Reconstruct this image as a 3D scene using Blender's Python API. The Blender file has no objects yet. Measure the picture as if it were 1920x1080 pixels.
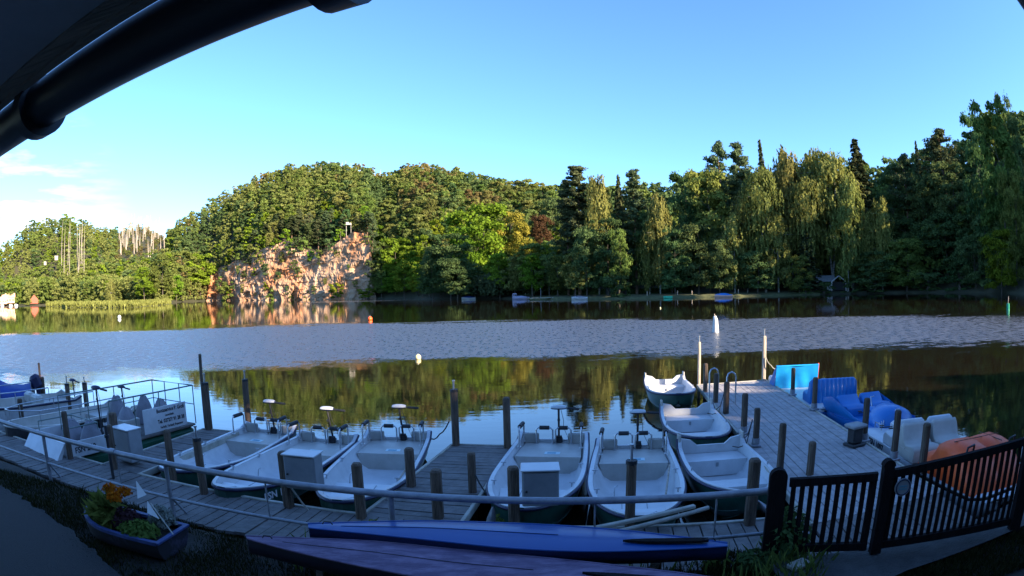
import bpy, bmesh, math, random
import numpy as np
from mathutils import Vector, Matrix, noise as mnoise
from math import radians, sin, cos, tan, asin, acos, atan2, hypot, pi, sqrt

S = bpy.context.scene
COL = S.collection
random.seed(7); RNG = np.random.default_rng(7)

# ------------------------------------------------------------------ camera
EYE = 3.6                 # metres above the water
ROLL = radians(1.3)
FPX = 1090.0              # focal length of the wide security-camera lens, in 1920-wide pixels (equisolid)
cd = bpy.data.cameras.new("camera")
cam = bpy.data.objects.new("camera", cd); COL.objects.link(cam); S.camera = cam
cd.type = 'PANO'
for _o in (cd, getattr(cd, "cycles", None)):
    try:
        _o.panorama_type = 'FISHEYE_EQUISOLID'
        _o.fisheye_lens = FPX / 1920 * 36.0
        _o.fisheye_fov = radians(170)
    except Exception:
        pass
cd.sensor_width = 36.0
cd.clip_start = 0.05; cd.clip_end = 5000
cam.matrix_world = Matrix.Translation((0, 0, EYE)) @ Matrix.Rotation(radians(90), 4, 'X') @ Matrix.Rotation(-ROLL, 4, 'Z')

# ------------------------------------------------------------------ light
SUN_EL = radians(20); SUN_H = Vector((0.80, -0.60)).normalized()
SUN_DIR = Vector((SUN_H.x * cos(SUN_EL), SUN_H.y * cos(SUN_EL), sin(SUN_EL)))     # towards the sun
W = bpy.data.worlds.new("World"); S.world = W; W.use_nodes = True
nt = W.node_tree; nt.nodes.clear()
wo = nt.nodes.new('ShaderNodeOutputWorld'); bg = nt.nodes.new('ShaderNodeBackground')
sk = nt.nodes.new('ShaderNodeTexSky'); sk.sky_type = 'NISHITA'; sk.sun_disc = False
sk.sun_elevation = SUN_EL; sk.sun_rotation = atan2(SUN_H.x, SUN_H.y)
sk.altitude = 300; sk.air_density = 1.0; sk.dust_density = 0.25; sk.ozone_density = 2.0
bg.inputs[1].default_value = 0.098
nt.links.new(bg.outputs[0], wo.inputs[0])
# thin cirrus low on the left, as part of the sky itself
tc = nt.nodes.new('ShaderNodeTexCoord'); mp = nt.nodes.new('ShaderNodeMapping'); mp.inputs['Scale'].default_value = (3.0, 3.0, 16.0)
nz = nt.nodes.new('ShaderNodeTexNoise'); nz.inputs['Scale'].default_value = 1.6; nz.inputs['Detail'].default_value = 7; nz.inputs['Roughness'].default_value = .6
cr = nt.nodes.new('ShaderNodeValToRGB'); cr.color_ramp.elements[0].position = .50; cr.color_ramp.elements[1].position = .72
dt = nt.nodes.new('ShaderNodeVectorMath'); dt.operation = 'DOT_PRODUCT'; dt.inputs[1].default_value = (-0.80, 0.59, 0.06)
rm = nt.nodes.new('ShaderNodeMapRange'); rm.inputs[1].default_value = .955; rm.inputs[2].default_value = .995
mu = nt.nodes.new('ShaderNodeMath'); mu.operation = 'MULTIPLY'
mx = nt.nodes.new('ShaderNodeMix'); mx.data_type = 'RGBA'; mx.inputs[7].default_value = (9, 7, 6, 1)
nt.links.new(tc.outputs['Generated'], mp.inputs[0]); nt.links.new(mp.outputs[0], nz.inputs[0]); nt.links.new(nz.outputs[0], cr.inputs[0])
nt.links.new(tc.outputs['Generated'], dt.inputs[0]); nt.links.new(dt.outputs['Value'], rm.inputs[0])
nt.links.new(cr.outputs[0], mu.inputs[0]); nt.links.new(rm.outputs[0], mu.inputs[1]); nt.links.new(mu.outputs[0], mx.inputs[0])
tn = nt.nodes.new('ShaderNodeMix'); tn.data_type = 'RGBA'; tn.blend_type = 'MULTIPLY'; tn.inputs[0].default_value = 1.0; tn.inputs[7].default_value = (0.60, 0.88, 1.25, 1)
nt.links.new(sk.outputs[0], mx.inputs[6]); nt.links.new(mx.outputs[2], tn.inputs[6]); nt.links.new(tn.outputs[2], bg.inputs[0])

sd = bpy.data.lights.new("sun", 'SUN'); sd.energy = 5.0; sd.angle = radians(0.5); sd.color = (1.0, 0.83, 0.62)
sun = bpy.data.objects.new("sun", sd); COL.objects.link(sun)
sun.rotation_euler = SUN_DIR.to_track_quat('Z', 'Y').to_euler()
S.view_settings.view_transform = 'Standard'; S.view_settings.look = 'None'
S.view_settings.gamma = 1.0; S.view_settings.exposure = 1.85; S.view_settings.use_curve_mapping = False
S.render.engine = 'CYCLES'
S.cycles.max_bounces = 6; S.cycles.diffuse_bounces = 2; S.cycles.glossy_bounces = 3; S.cycles.transmission_bounces = 3
S.cycles.transparent_max_bounces = 6; S.cycles.caustics_reflective = False; S.cycles.caustics_refractive = False
S.cycles.use_denoising = True

# ------------------------------------------------------------------ measuring helpers (real positions of what the lens shows)
def ray(x, y):
    u, v = x - 960, 540 - y; r = hypot(u, v)
    th = 2 * asin(r / 2 / FPX); s = sin(th) / r if r else 0
    a, b, c = u * s, v * s, cos(th)
    cr_, sr_ = cos(ROLL), sin(ROLL)
    return Vector((a * cr_ + b * sr_, c, -a * sr_ + b * cr_))
def at(x, y, z=0.0):                      # where the lens ray meets the level z
    d = ray(x, y); t = (z - EYE) / d.z
    return Vector((d.x * t, d.y * t, z))
def az(px):                               # azimuth (radians, 0 = straight ahead) of a column on the horizon
    d = ray(px, 540 + (960 - px) * tan(ROLL)); return atan2(d.x, d.y)
def height_at(x, y, R):                   # height reached at horizontal distance R
    d = ray(x, y); return EYE + R * d.z / hypot(d.x, d.y)
def V(*a): return Vector(a)

# ------------------------------------------------------------------ naming helpers
def tag(o, label=None, cat=None, group=None, kind=None):
    if label: o['label'] = label
    if cat: o['category'] = cat
    if group: o['group'] = group
    if kind: o['kind'] = kind
    return o
def thing(name, label, cat, loc=(0, 0, 0), rz=0.0, group=None):
    o = bpy.data.objects.new(name, None); COL.objects.link(o); o.empty_display_size = .2
    o.location = loc; o.rotation_euler = (0, 0, rz)
    return tag(o, label, cat, group)
def copy_tree(o, parent=None):
    c = o.copy(); COL.objects.link(c)
    if parent is not None: c.parent = parent
    for ch in KIDS.get(o.name, []): copy_tree(ch, c)
    return c
KIDS = {}
def adopt(o, parent):
    if parent is not None:
        o.parent = parent; KIDS.setdefault(parent.name, []).append(o)
    return o

# ------------------------------------------------------------------ materials
def nd(t, k, **kw):
    n = t.nodes.new('ShaderNode' + k)
    for a, b in kw.items(): setattr(n, a, b)
    return n
def pm(name, c1, c2=None, rough=.6, metal=0.0, scale=4.0, bump=0.0, bscale=None, spec=None, stretch=(1, 1, 1), detail=5, coat=0.0, contrast=(.35, .68), obj_var=0.0, coords='Object'):
    m = bpy.data.materials.new(name); m.use_nodes = True; t = m.node_tree; p = t.nodes['Principled BSDF']
    p.inputs['Roughness'].default_value = rough; p.inputs['Metallic'].default_value = metal
    if spec is not None: p.inputs['Specular IOR Level'].default_value = spec
    if coat: p.inputs['Coat Weight'].default_value = coat; p.inputs['Coat Roughness'].default_value = .15
    c2 = c2 or tuple(min(1, c * 1.25 + .005) for c in c1)
    tcn = nd(t, 'TexCoord'); mpn = nd(t, 'Mapping'); mpn.inputs['Scale'].default_value = stretch
    t.links.new(tcn.outputs[coords], mpn.inputs[0])
    n = nd(t, 'TexNoise'); n.inputs['Scale'].default_value = scale; n.inputs['Detail'].default_value = detail; n.inputs['Roughness'].default_value = .65
    t.links.new(mpn.outputs[0], n.inputs['Vector'])
    r = nd(t, 'ValToRGB'); r.color_ramp.elements[0].position, r.color_ramp.elements[1].position = contrast
    r.color_ramp.elements[0].color = (*c1, 1); r.color_ramp.elements[1].color = (*c2, 1)
    t.links.new(n.outputs[0], r.inputs[0])
    out = r.outputs[0]
    if obj_var:
        oi = nd(t, 'ObjectInfo'); hs = nd(t, 'HueSaturation'); mr = nd(t, 'MapRange')
        mr.inputs[3].default_value = 1 - obj_var; mr.inputs[4].default_value = 1 + obj_var
        t.links.new(oi.outputs['Random'], mr.inputs[0]); t.links.new(mr.outputs[0], hs.inputs['Value']); t.links.new(out, hs.inputs['Color']); out = hs.outputs[0]
    t.links.new(out, p.inputs['Base Color'])
    rr = nd(t, 'MapRange'); rr.inputs[3].default_value = max(0, rough - .12); rr.inputs[4].default_value = min(1, rough + .12)
    t.links.new(n.outputs[0], rr.inputs[0]); t.links.new(rr.outputs[0], p.inputs['Roughness'])
    if bump:
        b = nd(t, 'TexNoise'); b.inputs['Scale'].default_value = bscale or scale * 3; b.inputs['Detail'].default_value = 6
        t.links.new(mpn.outputs[0], b.inputs['Vector'])
        bn = nd(t, 'Bump'); bn.inputs['Strength'].default_value = min(1, bump * 4); bn.inputs['Distance'].default_value = bump * .05
        t.links.new(b.outputs[0], bn.inputs['Height']); t.links.new(bn.outputs[0], p.inputs['Normal'])
    return m

# ------------------------------------------------------------------ mesh builder
class MB:
    def __init__(s): s.v = []; s.f = []; s.m = []; s.sm = []
    def add(s, vs, fs, mi=0, smooth=False):
        b = len(s.v); s.v += [tuple(x) for x in vs]
        for f in fs: s.f.append(tuple(i + b for i in f)); s.m.append(mi); s.sm.append(smooth)
        return s
    def box(s, c, d, rz=0.0, mi=0, M=None, bev=0.0):
        hx, hy, hz = d[0] / 2, d[1] / 2, d[2] / 2
        if bev > 0:
            b = min(bev, hx * .9, hy * .9, hz * .9)
            P = []
            for z, i in ((-hz, b), (-hz + b, 0), (hz - b, 0), (hz, b)):
                xx, yy = hx - i, hy - i
                k = b if i == 0 else b * .6
                P += [(-xx + k, -yy, z), (xx - k, -yy, z), (xx, -yy + k, z), (xx, yy - k, z), (xx - k, yy, z), (-xx + k, yy, z), (-xx, yy - k, z), (-xx, -yy + k, z)]
            F = [tuple(range(7, -1, -1)), tuple(range(24, 32))]
            for r in range(3):
                for i in range(8): F.append((r * 8 + i, r * 8 + (i + 1) % 8, r * 8 + 8 + (i + 1) % 8, r * 8 + 8 + i))
        else:
            P = [(x, y, z) for z in (-hz, hz) for y in (-hy, hy) for x in (-hx, hx)]
            F = [(0, 2, 3, 1), (4, 5, 7, 6), (0, 1, 5, 4), (2, 6, 7, 3), (0, 4, 6, 2), (1, 3, 7, 5)]
        R = (M.to_3x3() if M else Matrix.Rotation(rz, 3, 'Z')); c = Vector(c)
        return s.add([c + R @ Vector(p) for p in P], F, mi)
    def tube(s, pts, r, n=8, mi=0, cap=True, radii=None):
        pts = [Vector(p) for p in pts]; k = len(pts); P = []; F = []
        prev = None
        for i, p in enumerate(pts):
            a = pts[max(0, i - 1)]; b = pts[min(k - 1, i + 1)]; t = (b - a)
            if t.length < 1e-9: t = Vector((0, 0, 1))
            t.normalize()
            if prev is None:
                up = Vector((0, 0, 1)) if abs(t.z) < .9 else Vector((1, 0, 0)); u = t.cross(up).normalized()
            else:
                u = (prev - t * prev.dot(t)); u = u.normalized() if u.length > 1e-6 else t.orthogonal().normalized()
            prev = u; w = t.cross(u); rr = radii[i] if radii else r
            for j in range(n):
                q = 2 * pi * j / n; P.append(p + u * (cos(q) * rr) + w * (sin(q) * rr))
        for i in range(k - 1):
            for j in range(n): F.append((i * n + j, i * n + (j + 1) % n, (i + 1) * n + (j + 1) % n, (i + 1) * n + j))
        s.add(P, F, mi, True)
        if cap:
            s.add(P[:n], [tuple(range(n - 1, -1, -1))], mi); s.add(P[-n:], [tuple(range(n))], mi)
        return s
    def grid(s, rows, mi=0, smooth=True, closed=False, thick=0):     # rows: list of equally long point lists
        n = len(rows[0]); F = []
        for i in range(len(rows) - 1):
            for j in range(n if closed else n - 1): F.append((i * n + j, i * n + (j + 1) % n, (i + 1) * n + (j + 1) % n, (i + 1) * n + j))
        return s.add([p for r in rows for p in r], F, mi, smooth)
    def prism(s, poly, z0, z1, mi=0):
        n = len(poly); P = [(p[0], p[1], z0) for p in poly] + [(p[0], p[1], z1) for p in poly]
        return s.add(P, [tuple(range(n - 1, -1, -1)), tuple(range(n, 2 * n))] + [(i, (i + 1) % n, n + (i + 1) % n, n + i) for i in range(n)], mi)
    def build(s, name, mats, parent=None, loc=None):
        me = bpy.data.meshes.new(name); me.from_pydata(s.v, [], s.f)
        for m in (mats if isinstance(mats, (list, tuple)) else [mats]): me.materials.append(m)
        me.polygons.foreach_set('material_index', s.m); me.polygons.foreach_set('use_smooth', s.sm); me.update()
        o = bpy.data.objects.new(name, me); COL.objects.link(o)
        if loc: o.location = loc
        return adopt(o, parent)
def np_mesh(name, verts, faces4, mats, midx=None, tint=None, smooth=False):
    me = bpy.data.meshes.new(name); nv, nf = len(verts), len(faces4)
    me.vertices.add(nv); me.vertices.foreach_set('co', np.asarray(verts, np.float32).ravel())
    me.loops.add(nf * 4); me.loops.foreach_set('vertex_index', np.asarray(faces4, np.int32).ravel())
    me.polygons.add(nf); me.polygons.foreach_set('loop_start', np.arange(0, nf * 4, 4, dtype=np.int32))
    for m in mats: me.materials.append(m)
    if midx is not None: me.polygons.foreach_set('material_index', np.asarray(midx, np.int32))
    me.polygons.foreach_set('use_smooth', np.full(nf, smooth))
    me.update(calc_edges=True)
    if tint is not None:
        a = me.attributes.new('tint', 'FLOAT', 'FACE'); a.data.foreach_set('value', np.asarray(tint, np.float32))
    return me
def text(name, body, size, mat, M, parent=None, depth=.002, bold=0.0, align='CENTER', sx=1.0):
    cu = bpy.data.curves.new(name, 'FONT'); cu.body = body; cu.size = size; cu.extrude = depth; cu.align_x = align; cu.align_y = 'CENTER'; cu.offset = bold; cu.resolution_u = 3
    o = bpy.data.objects.new(name, cu); COL.objects.link(o); o.matrix_world = M
    bpy.context.view_layer.update()
    me = bpy.data.meshes.new_from_object(o.evaluated_get(bpy.context.evaluated_depsgraph_get())); bpy.data.objects.remove(o)
    me.transform(M @ Matrix.Diagonal((sx, 1, 1, 1))); me.materials.clear(); me.materials.append(mat)
    o2 = bpy.data.objects.new(name, me); COL.objects.link(o2); return adopt(o2, parent)
# ================================================================== THE LAKE AND ITS SHORES
#   column, shore distance, crest distance, picture row of the tree tops on the crest, width of the flat bank
TAB = [(-700, 300, 420, 520, 40), (-300, 330, 450, 500, 50), (0, 350, 500, 462, 60), (60, 345, 510, 416, 60), (115, 330, 520, 403, 60), (170, 320, 530, 424, 60), (205, 300, 640, 434, 60), (235, 290, 720, 419, 60), (275, 280, 720, 418, 50),
       (310, 275, 640, 432, 40), (340, 345, 470, 412, 8), (400, 365, 480, 369, 4), (450, 335, 460, 345, 2), (500, 315, 450, 327, 2), (560, 300, 440, 316, 2), (630, 285, 430, 311, 2), (690, 272, 430, 322, 2),
       (720, 262, 430, 331, 4), (770, 240, 430, 316, 6), (800, 216, 430, 319, 8), (830, 210, 425, 323, 10), (900, 202, 415, 336, 14), (960, 190, 400, 346, 20), (1000, 178, 380, 353, 25), (1050, 166, 365, 358, 30), (1150, 157, 330, 368, 30),
       (1250, 155, 300, 352, 30), (1400, 156, 285, 335, 24), (1550, 160, 275, 322, 16), (1700, 160, 262, 318, 10), (1800, 152, 250, 290, 6), (1860, 142, 240, 245, 4), (1920, 134, 230, 225, 4), (2050, 110, 210, 190, 4), (2120, 80, 190, 150, 4)]
_px = np.array([t[0] for t in TAB], float)
_az = np.array([2 * asin((p - 960) / 2 / FPX) if abs(p - 960) < 1300 else (p - 960) / 1300 * 1.28 for p in _px])
_rs = np.array([t[1] for t in TAB], float); _rc = np.array([t[2] for t in TAB], float); _fl = np.array([t[4] for t in TAB], float)
TREE_H = 13.5
_zc = np.array([height_at(max(0, min(1919, t[0])), t[3], t[2]) - TREE_H for t in TAB])
# past the right edge of the picture the wooded slope swings round behind the boat hire
_zc[-2:] = (24, 18)
_az = np.append(_az, [radians(80), radians(100), radians(125)]); _rs = np.append(_rs, [90, 100, 100]); _rc = np.append(_rc, [200, 210, 210]); _fl = np.append(_fl, [4, 4, 4]); _zc = np.append(_zc, [24, 26, 24])
CL = [(385, 0), (396, 506), (425, 497), (445, 486), (470, 474), (505, 462), (540, 450), (575, 468), (608, 476), (640, 452), (662, 437), (688, 440), (696, 462), (700, 520), (706, 0)]
CLaz = np.array([az(c[0]) for c in CL]); CLz = np.array([0 if c[1] == 0 else height_at(c[0], c[1], float(np.interp(az(c[0]), _az, _rs)) + 9) for c in CL])
CLz[0] = CLz[-1] = 0
def land(a):
    return (float(np.interp(a, _az, _rs)), float(np.interp(a, _az, _rc)), float(np.interp(a, _az, _zc)), float(np.interp(a, _az, _fl)), float(np.interp(a, CLaz, CLz, 0, 0)))
def ss(t): t = max(0.0, min(1.0, t)); return t * t * (3 - 2 * t)
def shade_knoll(a, R):           # the steep knoll is unseen, added and shaped to shade the far bank
    x, y = R * sin(a), R * cos(a); c, u = .6 * x + .8 * y, .8 * x - .6 * y
    return float(np.interp(c, [126, 131, 135, 139, 146, 154, 165, 185], [0, 52, 84, 80, 66, 46, 28, 0])) * math.exp(-((u - 122) / 34) ** 2) if a > radians(56) else 0.0
def ground_z(a, R): return max(ground_base(a, R), shade_knoll(a, R) - 3.0)
def ground_base(a, R):
    rs, rc, zc, fl, hc = land(a)
    w = mnoise.noise(V(a * 30, R * .02, 1.3)) * 3
    rs += mnoise.noise(V(a * 60, 0, 0)) * 2.5
    if R < rs: return -2.5 * min(1, (rs - R) / 6)
    if hc > .5:
        if R < rs + 19: return -.5 + (hc + .3) * ss((R - rs - 9) / 8)
        t = (R - rs - 19) / (rc - rs - 19)
        return hc + (zc - hc) * (sin(min(t, 1) * pi / 2)) ** 1.05 + w * min(1, t * 3) - max(0, R - rc) * .2
    b = .55 * min(1, (R - rs) / 2.0)
    t = (R - rs - fl) / (rc - rs - fl)
    if t <= 0: return b + .02 * (R - rs)
    b += .02 * fl
    return b + (zc - b) * (sin(min(t, 1) * pi / 2)) ** 1.35 + w * min(1, t * 3) - max(0, R - rc) * .2
def pol(a, R, z=None): return V(R * sin(a), R * cos(a), ground_z(a, R) if z is None else z)

M_forest_floor = pm('forest_floor', (.028, .030, .012), (.060, .055, .024), rough=.95, scale=.15, bump=.3, bscale=1.2, coords='Generated')
M_forest_floor.node_tree.nodes['Mapping'].inputs['Scale'].default_value = (400, 400, 60)
az_list = np.radians(np.arange(-74, 125.01, .4))
R_list = [40, 70, 100] + list(np.arange(110, 380, 4.0)) + list(np.arange(380, 560, 9.0)) + list(np.arange(560, 800, 30.0)) + [900]
mb = MB(); mb.grid([[pol(a, R) for R in R_list] for a in az_list]); tag(mb.build('hills', M_forest_floor), kind='structure')

# the rock face
rk = bpy.data.materials.new('quarry_rock'); rk.use_nodes = True; t = rk.node_tree; p = t.nodes['Principled BSDF']; p.inputs['Roughness'].default_value = .9
tcn = nd(t, 'TexCoord'); mpn = nd(t, 'Mapping'); mpn.inputs['Scale'].default_value = (1, 1, .8); mpn.inputs['Rotation'].default_value = (.3, .2, 0); t.links.new(tcn.outputs['Object'], mpn.inputs[0])
n1 = nd(t, 'TexNoise'); n1.inputs['Scale'].default_value = .16; n1.inputs['Detail'].default_value = 8; n1.inputs['Roughness'].default_value = .7
n2 = nd(t, 'TexNoise'); n2.inputs['Scale'].default_value = .07; n2.inputs['Detail'].default_value = 3
for n in (n1, n2): t.links.new(mpn.outputs[0], n.inputs[0])
r1 = nd(t, 'ValToRGB'); e = r1.color_ramp.elements
e[0].position = .30; e[0].color = (.19, .125, .085, 1); e[1].position = .78; e[1].color = (.52, .39, .27, 1)
x = e.new(.42); x.color = (.33, .195, .115, 1); x = e.new(.58); x.color = (.42, .28, .18, 1)
t.links.new(n1.outputs[0], r1.inputs[0])
r2 = nd(t, 'ValToRGB'); r2.color_ramp.elements[0].position = .47; r2.color_ramp.elements[1].position = .6; t.links.new(n2.outputs[0], r2.inputs[0])
mxn = nd(t, 'Mix', data_type='RGBA', blend_type='MULTIPLY'); t.links.new(r2.outputs[0], mxn.inputs[0]); t.links.new(r1.outputs[0], mxn.inputs[6]); mxn.inputs[7].default_value = (1.0, .72, .52, 1)
t.links.new(mxn.outputs[2], p.inputs['Base Color'])
vb = nd(t, 'TexVoronoi'); vb.feature = 'DISTANCE_TO_EDGE'; vb.inputs['Scale'].default_value = .5; t.links.new(mpn.outputs[0], vb.inputs[0])
bn = nd(t, 'Bump'); bn.inputs['Strength'].default_value = .9; bn.inputs['Distance'].default_value = .6
t.links.new(n1.outputs[0], bn.inputs['Height']); t.links.new(bn.outputs[0], p.inputs['Normal'])
def cliff_R(a, v, hc):
    rs = land(a)[0]; z = v * hc; s = rs * a
    q = V(s * .075 + z * .03, z * .10, .3); q2 = V(s * .22 - z * .1, z * .24, 5.1); q3 = V(s * .7 + z * .2, z * .62, 9.1)
    d = (abs(mnoise.noise(q)) * 7.0 + abs(mnoise.noise(q2)) * 4.2 + abs(mnoise.noise(q3)) * 1.7)
    st = mnoise.cell(V(s * .13 + z * .06, z * .22, 2.0)) * .9 + mnoise.cell(V(s * .31, z * .45 + s * .05, 7.0)) * .5
    left = ss((a - az(560)) / (az(620) - az(560)))          # the left half leans back, the right half stands upright
    return rs + .5 + (9.5 - 6.2 * left) * v ** 1.2 + (d * .85 + st) * (1 - .45 * left) - 1.0
rows = []
for v in np.linspace(-.04, 1.0, 84):
    row = []
    for a in np.linspace(CLaz[0] + .001, CLaz[-1] - .001, 300):
        hc = max(0.6, land(a)[4]); row.append(pol(a, cliff_R(a, max(v, 0), hc), v * hc))
    rows.append(row)
rows.append([pol(atan2(p_.x, p_.y), hypot(p_.x, p_.y) + 15, p_.z + .2) for p_ in rows[-1]])
mb = MB(); mb.grid(rows, smooth=False); tag(mb.build('rock_cliff', rk), kind='structure')

# ------------------------------------------------------------------ water
wm = bpy.data.materials.new('lake_water'); wm.use_nodes = True; t = wm.node_tree; p = t.nodes['Principled BSDF']
p.inputs['Base Color'].default_value = (.013, .010, .006, 1); p.inputs['IOR'].default_value = 1.75; p.inputs['Specular IOR Level'].default_value = .5
g = nd(t, 'NewGeometry'); sx_ = nd(t, 'SeparateXYZ'); t.links.new(g.outputs['Position'], sx_.inputs[0])
ln = nd(t, 'VectorMath', operation='LENGTH'); t.links.new(g.outputs['Position'], ln.inputs[0])
# the breeze band lies roughly across the lake between about 33 and 62 m from the landing
mpw = nd(t, 'Mapping'); mpw.inputs['Scale'].default_value = (.014, .05, 1); t.links.new(g.outputs['Position'], mpw.inputs[0])
nw = nd(t, 'TexNoise'); nw.inputs['Scale'].default_value = 1.0; nw.inputs['Detail'].default_value = 4; t.links.new(mpw.outputs[0], nw.inputs[0])
def math_(op, a, b=None, c=None):
    n = nd(t, 'Math', operation=op)
    for i, q in enumerate((a, b, c)):
        if q is None: continue
        if isinstance(q, (int, float)): n.inputs[i].default_value = q
        else: t.links.new(q, n.inputs[i])
    return n.outputs[0]
def mrange(v, a, b, c=0.0, d=1.0):
    n = nd(t, 'MapRange'); n.interpolation_type = 'SMOOTHSTEP'; t.links.new(v, n.inputs[0])
    n.inputs[1].default_value, n.inputs[2].default_value, n.inputs[3].default_value, n.inputs[4].default_value = a, b, c, d
    return n.outputs[0]
dist = ln.outputs['Value']; wob = math_('MULTIPLY_ADD', nw.outputs[0], 2.0, -1.0)
nf = nd(t, 'TexNoise'); nf.inputs['Scale'].default_value = 1.0; nf.inputs['Detail'].default_value = 6; nf.inputs['Roughness'].default_value = .7
mf = nd(t, 'Mapping'); mf.inputs['Scale'].default_value = (.12, .30, 1); t.links.new(g.outputs['Position'], mf.inputs[0]); t.links.new(mf.outputs[0], nf.inputs[0])
fine = math_('MULTIPLY_ADD', nf.outputs[0], 2.0, -1.0)
xr = math_('MULTIPLY', sx_.outputs['X'], -.10)          # the band swings nearer on the left
dn = math_('ADD', math_('MULTIPLY_ADD', wob, 8.0, dist), math_('MULTIPLY_ADD', fine, 7.0, xr))
near_edge = mrange(dn, 25, 38); far_edge = mrange(math_('ADD', math_('MULTIPLY_ADD', wob, 16.0, dist), math_('MULTIPLY', fine, 9.0)), 54, 72, 1.0, 0.0)
band = math_('MULTIPLY', math_('MULTIPLY', near_edge, far_edge), mrange(sx_.outputs['X'], 2, 48, 1.0, .50))
mp3 = nd(t, 'Mapping'); mp3.inputs['Scale'].default_value = (.01, .03, 1); mp3.inputs['Location'].default_value = (3, 8, 0); t.links.new(g.outputs['Position'], mp3.inputs[0])
n3 = nd(t, 'TexNoise'); n3.inputs['Scale'].default_value = 1.0; n3.inputs['Detail'].default_value = 3; t.links.new(mp3.outputs[0], n3.inputs[0])
far2 = math_('MULTIPLY', mrange(n3.outputs[0], .60, .64), mrange(dist, 120, 180))
band2 = math_('MAXIMUM', band, math_('MULTIPLY', far2, .5))

w1 = nd(t, 'TexNoise'); w1.inputs['Scale'].default_value = 1.0; w1.inputs['Detail'].default_value = 2.5
mw1 = nd(t, 'Mapping'); mw1.inputs['Scale'].default_value = (.8, 2.6, 1); mw1.inputs['Rotation'].default_value = (0, 0, .25); t.links.new(g.outputs['Position'], mw1.inputs[0]); t.links.new(mw1.outputs[0], w1.inputs[0])
w2 = nd(t, 'TexNoise'); w2.inputs['Scale'].default_value = 8.0; w2.inputs['Detail'].default_value = 4; t.links.new(g.outputs['Position'], w2.inputs[0])
nf2 = nd(t, 'TexNoise'); nf2.inputs['Scale'].default_value = 1.0; nf2.inputs['Detail'].default_value = 3; mf2 = nd(t, 'Mapping'); mf2.inputs['Scale'].default_value = (3.0, 1.3, 1); t.links.new(g.outputs['Position'], mf2.inputs[0]); t.links.new(mf2.outputs[0], nf2.inputs[0])
b1 = nd(t, 'Bump'); b1.inputs['Strength'].default_value = 1; t.links.new(w1.outputs[0], b1.inputs['Height']); t.links.new(mrange(band2, 0, 1, .0022, .014), b1.inputs['Distance'])
b2 = nd(t, 'Bump'); b2.inputs['Strength'].default_value = 1; t.links.new(w2.outputs[0], b2.inputs['Height']); t.links.new(math_('MULTIPLY', mrange(band2, 0, 1, .0006, .05), mrange(nf2.outputs[0], .3, .7, .35, 1.3)), b2.inputs['Distance'])
nr = nd(t, 'TexNoise'); nr.inputs['Scale'].default_value = 1.0; nr.inputs['Detail'].default_value = 4; nr.inputs['Roughness'].default_value = .75
mr_ = nd(t, 'Mapping'); mr_.inputs['Scale'].default_value = (3.4, 1.1, 1); t.links.new(g.outputs['Position'], mr_.inputs[0]); t.links.new(mr_.outputs[0], nr.inputs[0])
# ripples thin out into separate cat's-paws towards the band's edges
paw = mrange(math_('ADD', math_('MULTIPLY_ADD', band2, 1.5, -.75), nr.outputs[0]), .42, .58)
t.links.new(math_('MULTIPLY', paw, mrange(nr.outputs[0], .34, .66, .20, .50)), p.inputs['Roughness']); t.links.new(mrange(paw, 0, 1, 1.75, 3.0), p.inputs['IOR'])
t.links.new(b1.outputs[0], b2.inputs['Normal']); t.links.new(b2.outputs[0], p.inputs['Normal'])
mb = MB(); rr = [0, 6, 12, 25, 50, 100, 200, 400, 900]; aa = np.linspace(-pi, pi, 97)[:-1]
mb.grid([[V(R * sin(a), R * cos(a), 0) for a in aa] for R in rr[1:]], closed=True); mb.add([V(6 * sin(a), 6 * cos(a), 0) for a in aa], [tuple(range(95, -1, -1))])
tag(mb.build('lake_water', wm), kind='structure')
# ================================================================== TREES
def leaf_mat(name, c1, c2, trans=.35, var=.22, hue=.03):
    m = bpy.data.materials.new(name); m.use_nodes = True; t = m.node_tree; t.nodes.remove(t.nodes['Principled BSDF'])
    out = t.nodes['Material Output']
    at_ = nd(t, 'Attribute'); at_.attribute_name = 'tint'; r = nd(t, 'ValToRGB')
    r.color_ramp.elements[0].color = (*c1, 1); r.color_ramp.elements[1].color = (*c2, 1); r.color_ramp.elements[0].position = .1; r.color_ramp.elements[1].position = .9
    t.links.new(at_.outputs['Fac'], r.inputs[0])
    oi = nd(t, 'ObjectInfo'); hs = nd(t, 'HueSaturation'); mr = nd(t, 'MapRange'); mr.inputs[3].default_value = 1 - var; mr.inputs[4].default_value = 1 + var
    t.links.new(oi.outputs['Random'], mr.inputs[0]); t.links.new(mr.outputs[0], hs.inputs['Value'])
    wn = nd(t, 'TexWhiteNoise', noise_dimensions='1D'); t.links.new(oi.outputs['Random'], wn.inputs['W']); m2 = nd(t, 'MapRange'); m2.inputs[3].default_value = .5 - hue; m2.inputs[4].default_value = .5 + hue
    t.links.new(wn.outputs['Value'], m2.inputs[0]); t.links.new(m2.outputs[0], hs.inputs['Hue']); t.links.new(r.outputs[0], hs.inputs['Color'])
    df = nd(t, 'BsdfDiffuse'); tr = nd(t, 'BsdfTranslucent'); mx_ = nd(t, 'MixShader'); mx_.inputs[0].default_value = trans
    t.links.new(hs.outputs[0], df.inputs[0]); t.links.new(hs.outputs[0], tr.inputs[0]); t.links.new(df.outputs[0], mx_.inputs[1]); t.links.new(tr.outputs[0], mx_.inputs[2])
    t.links.new(mx_.outputs[0], out.inputs[0]); return m
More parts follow.
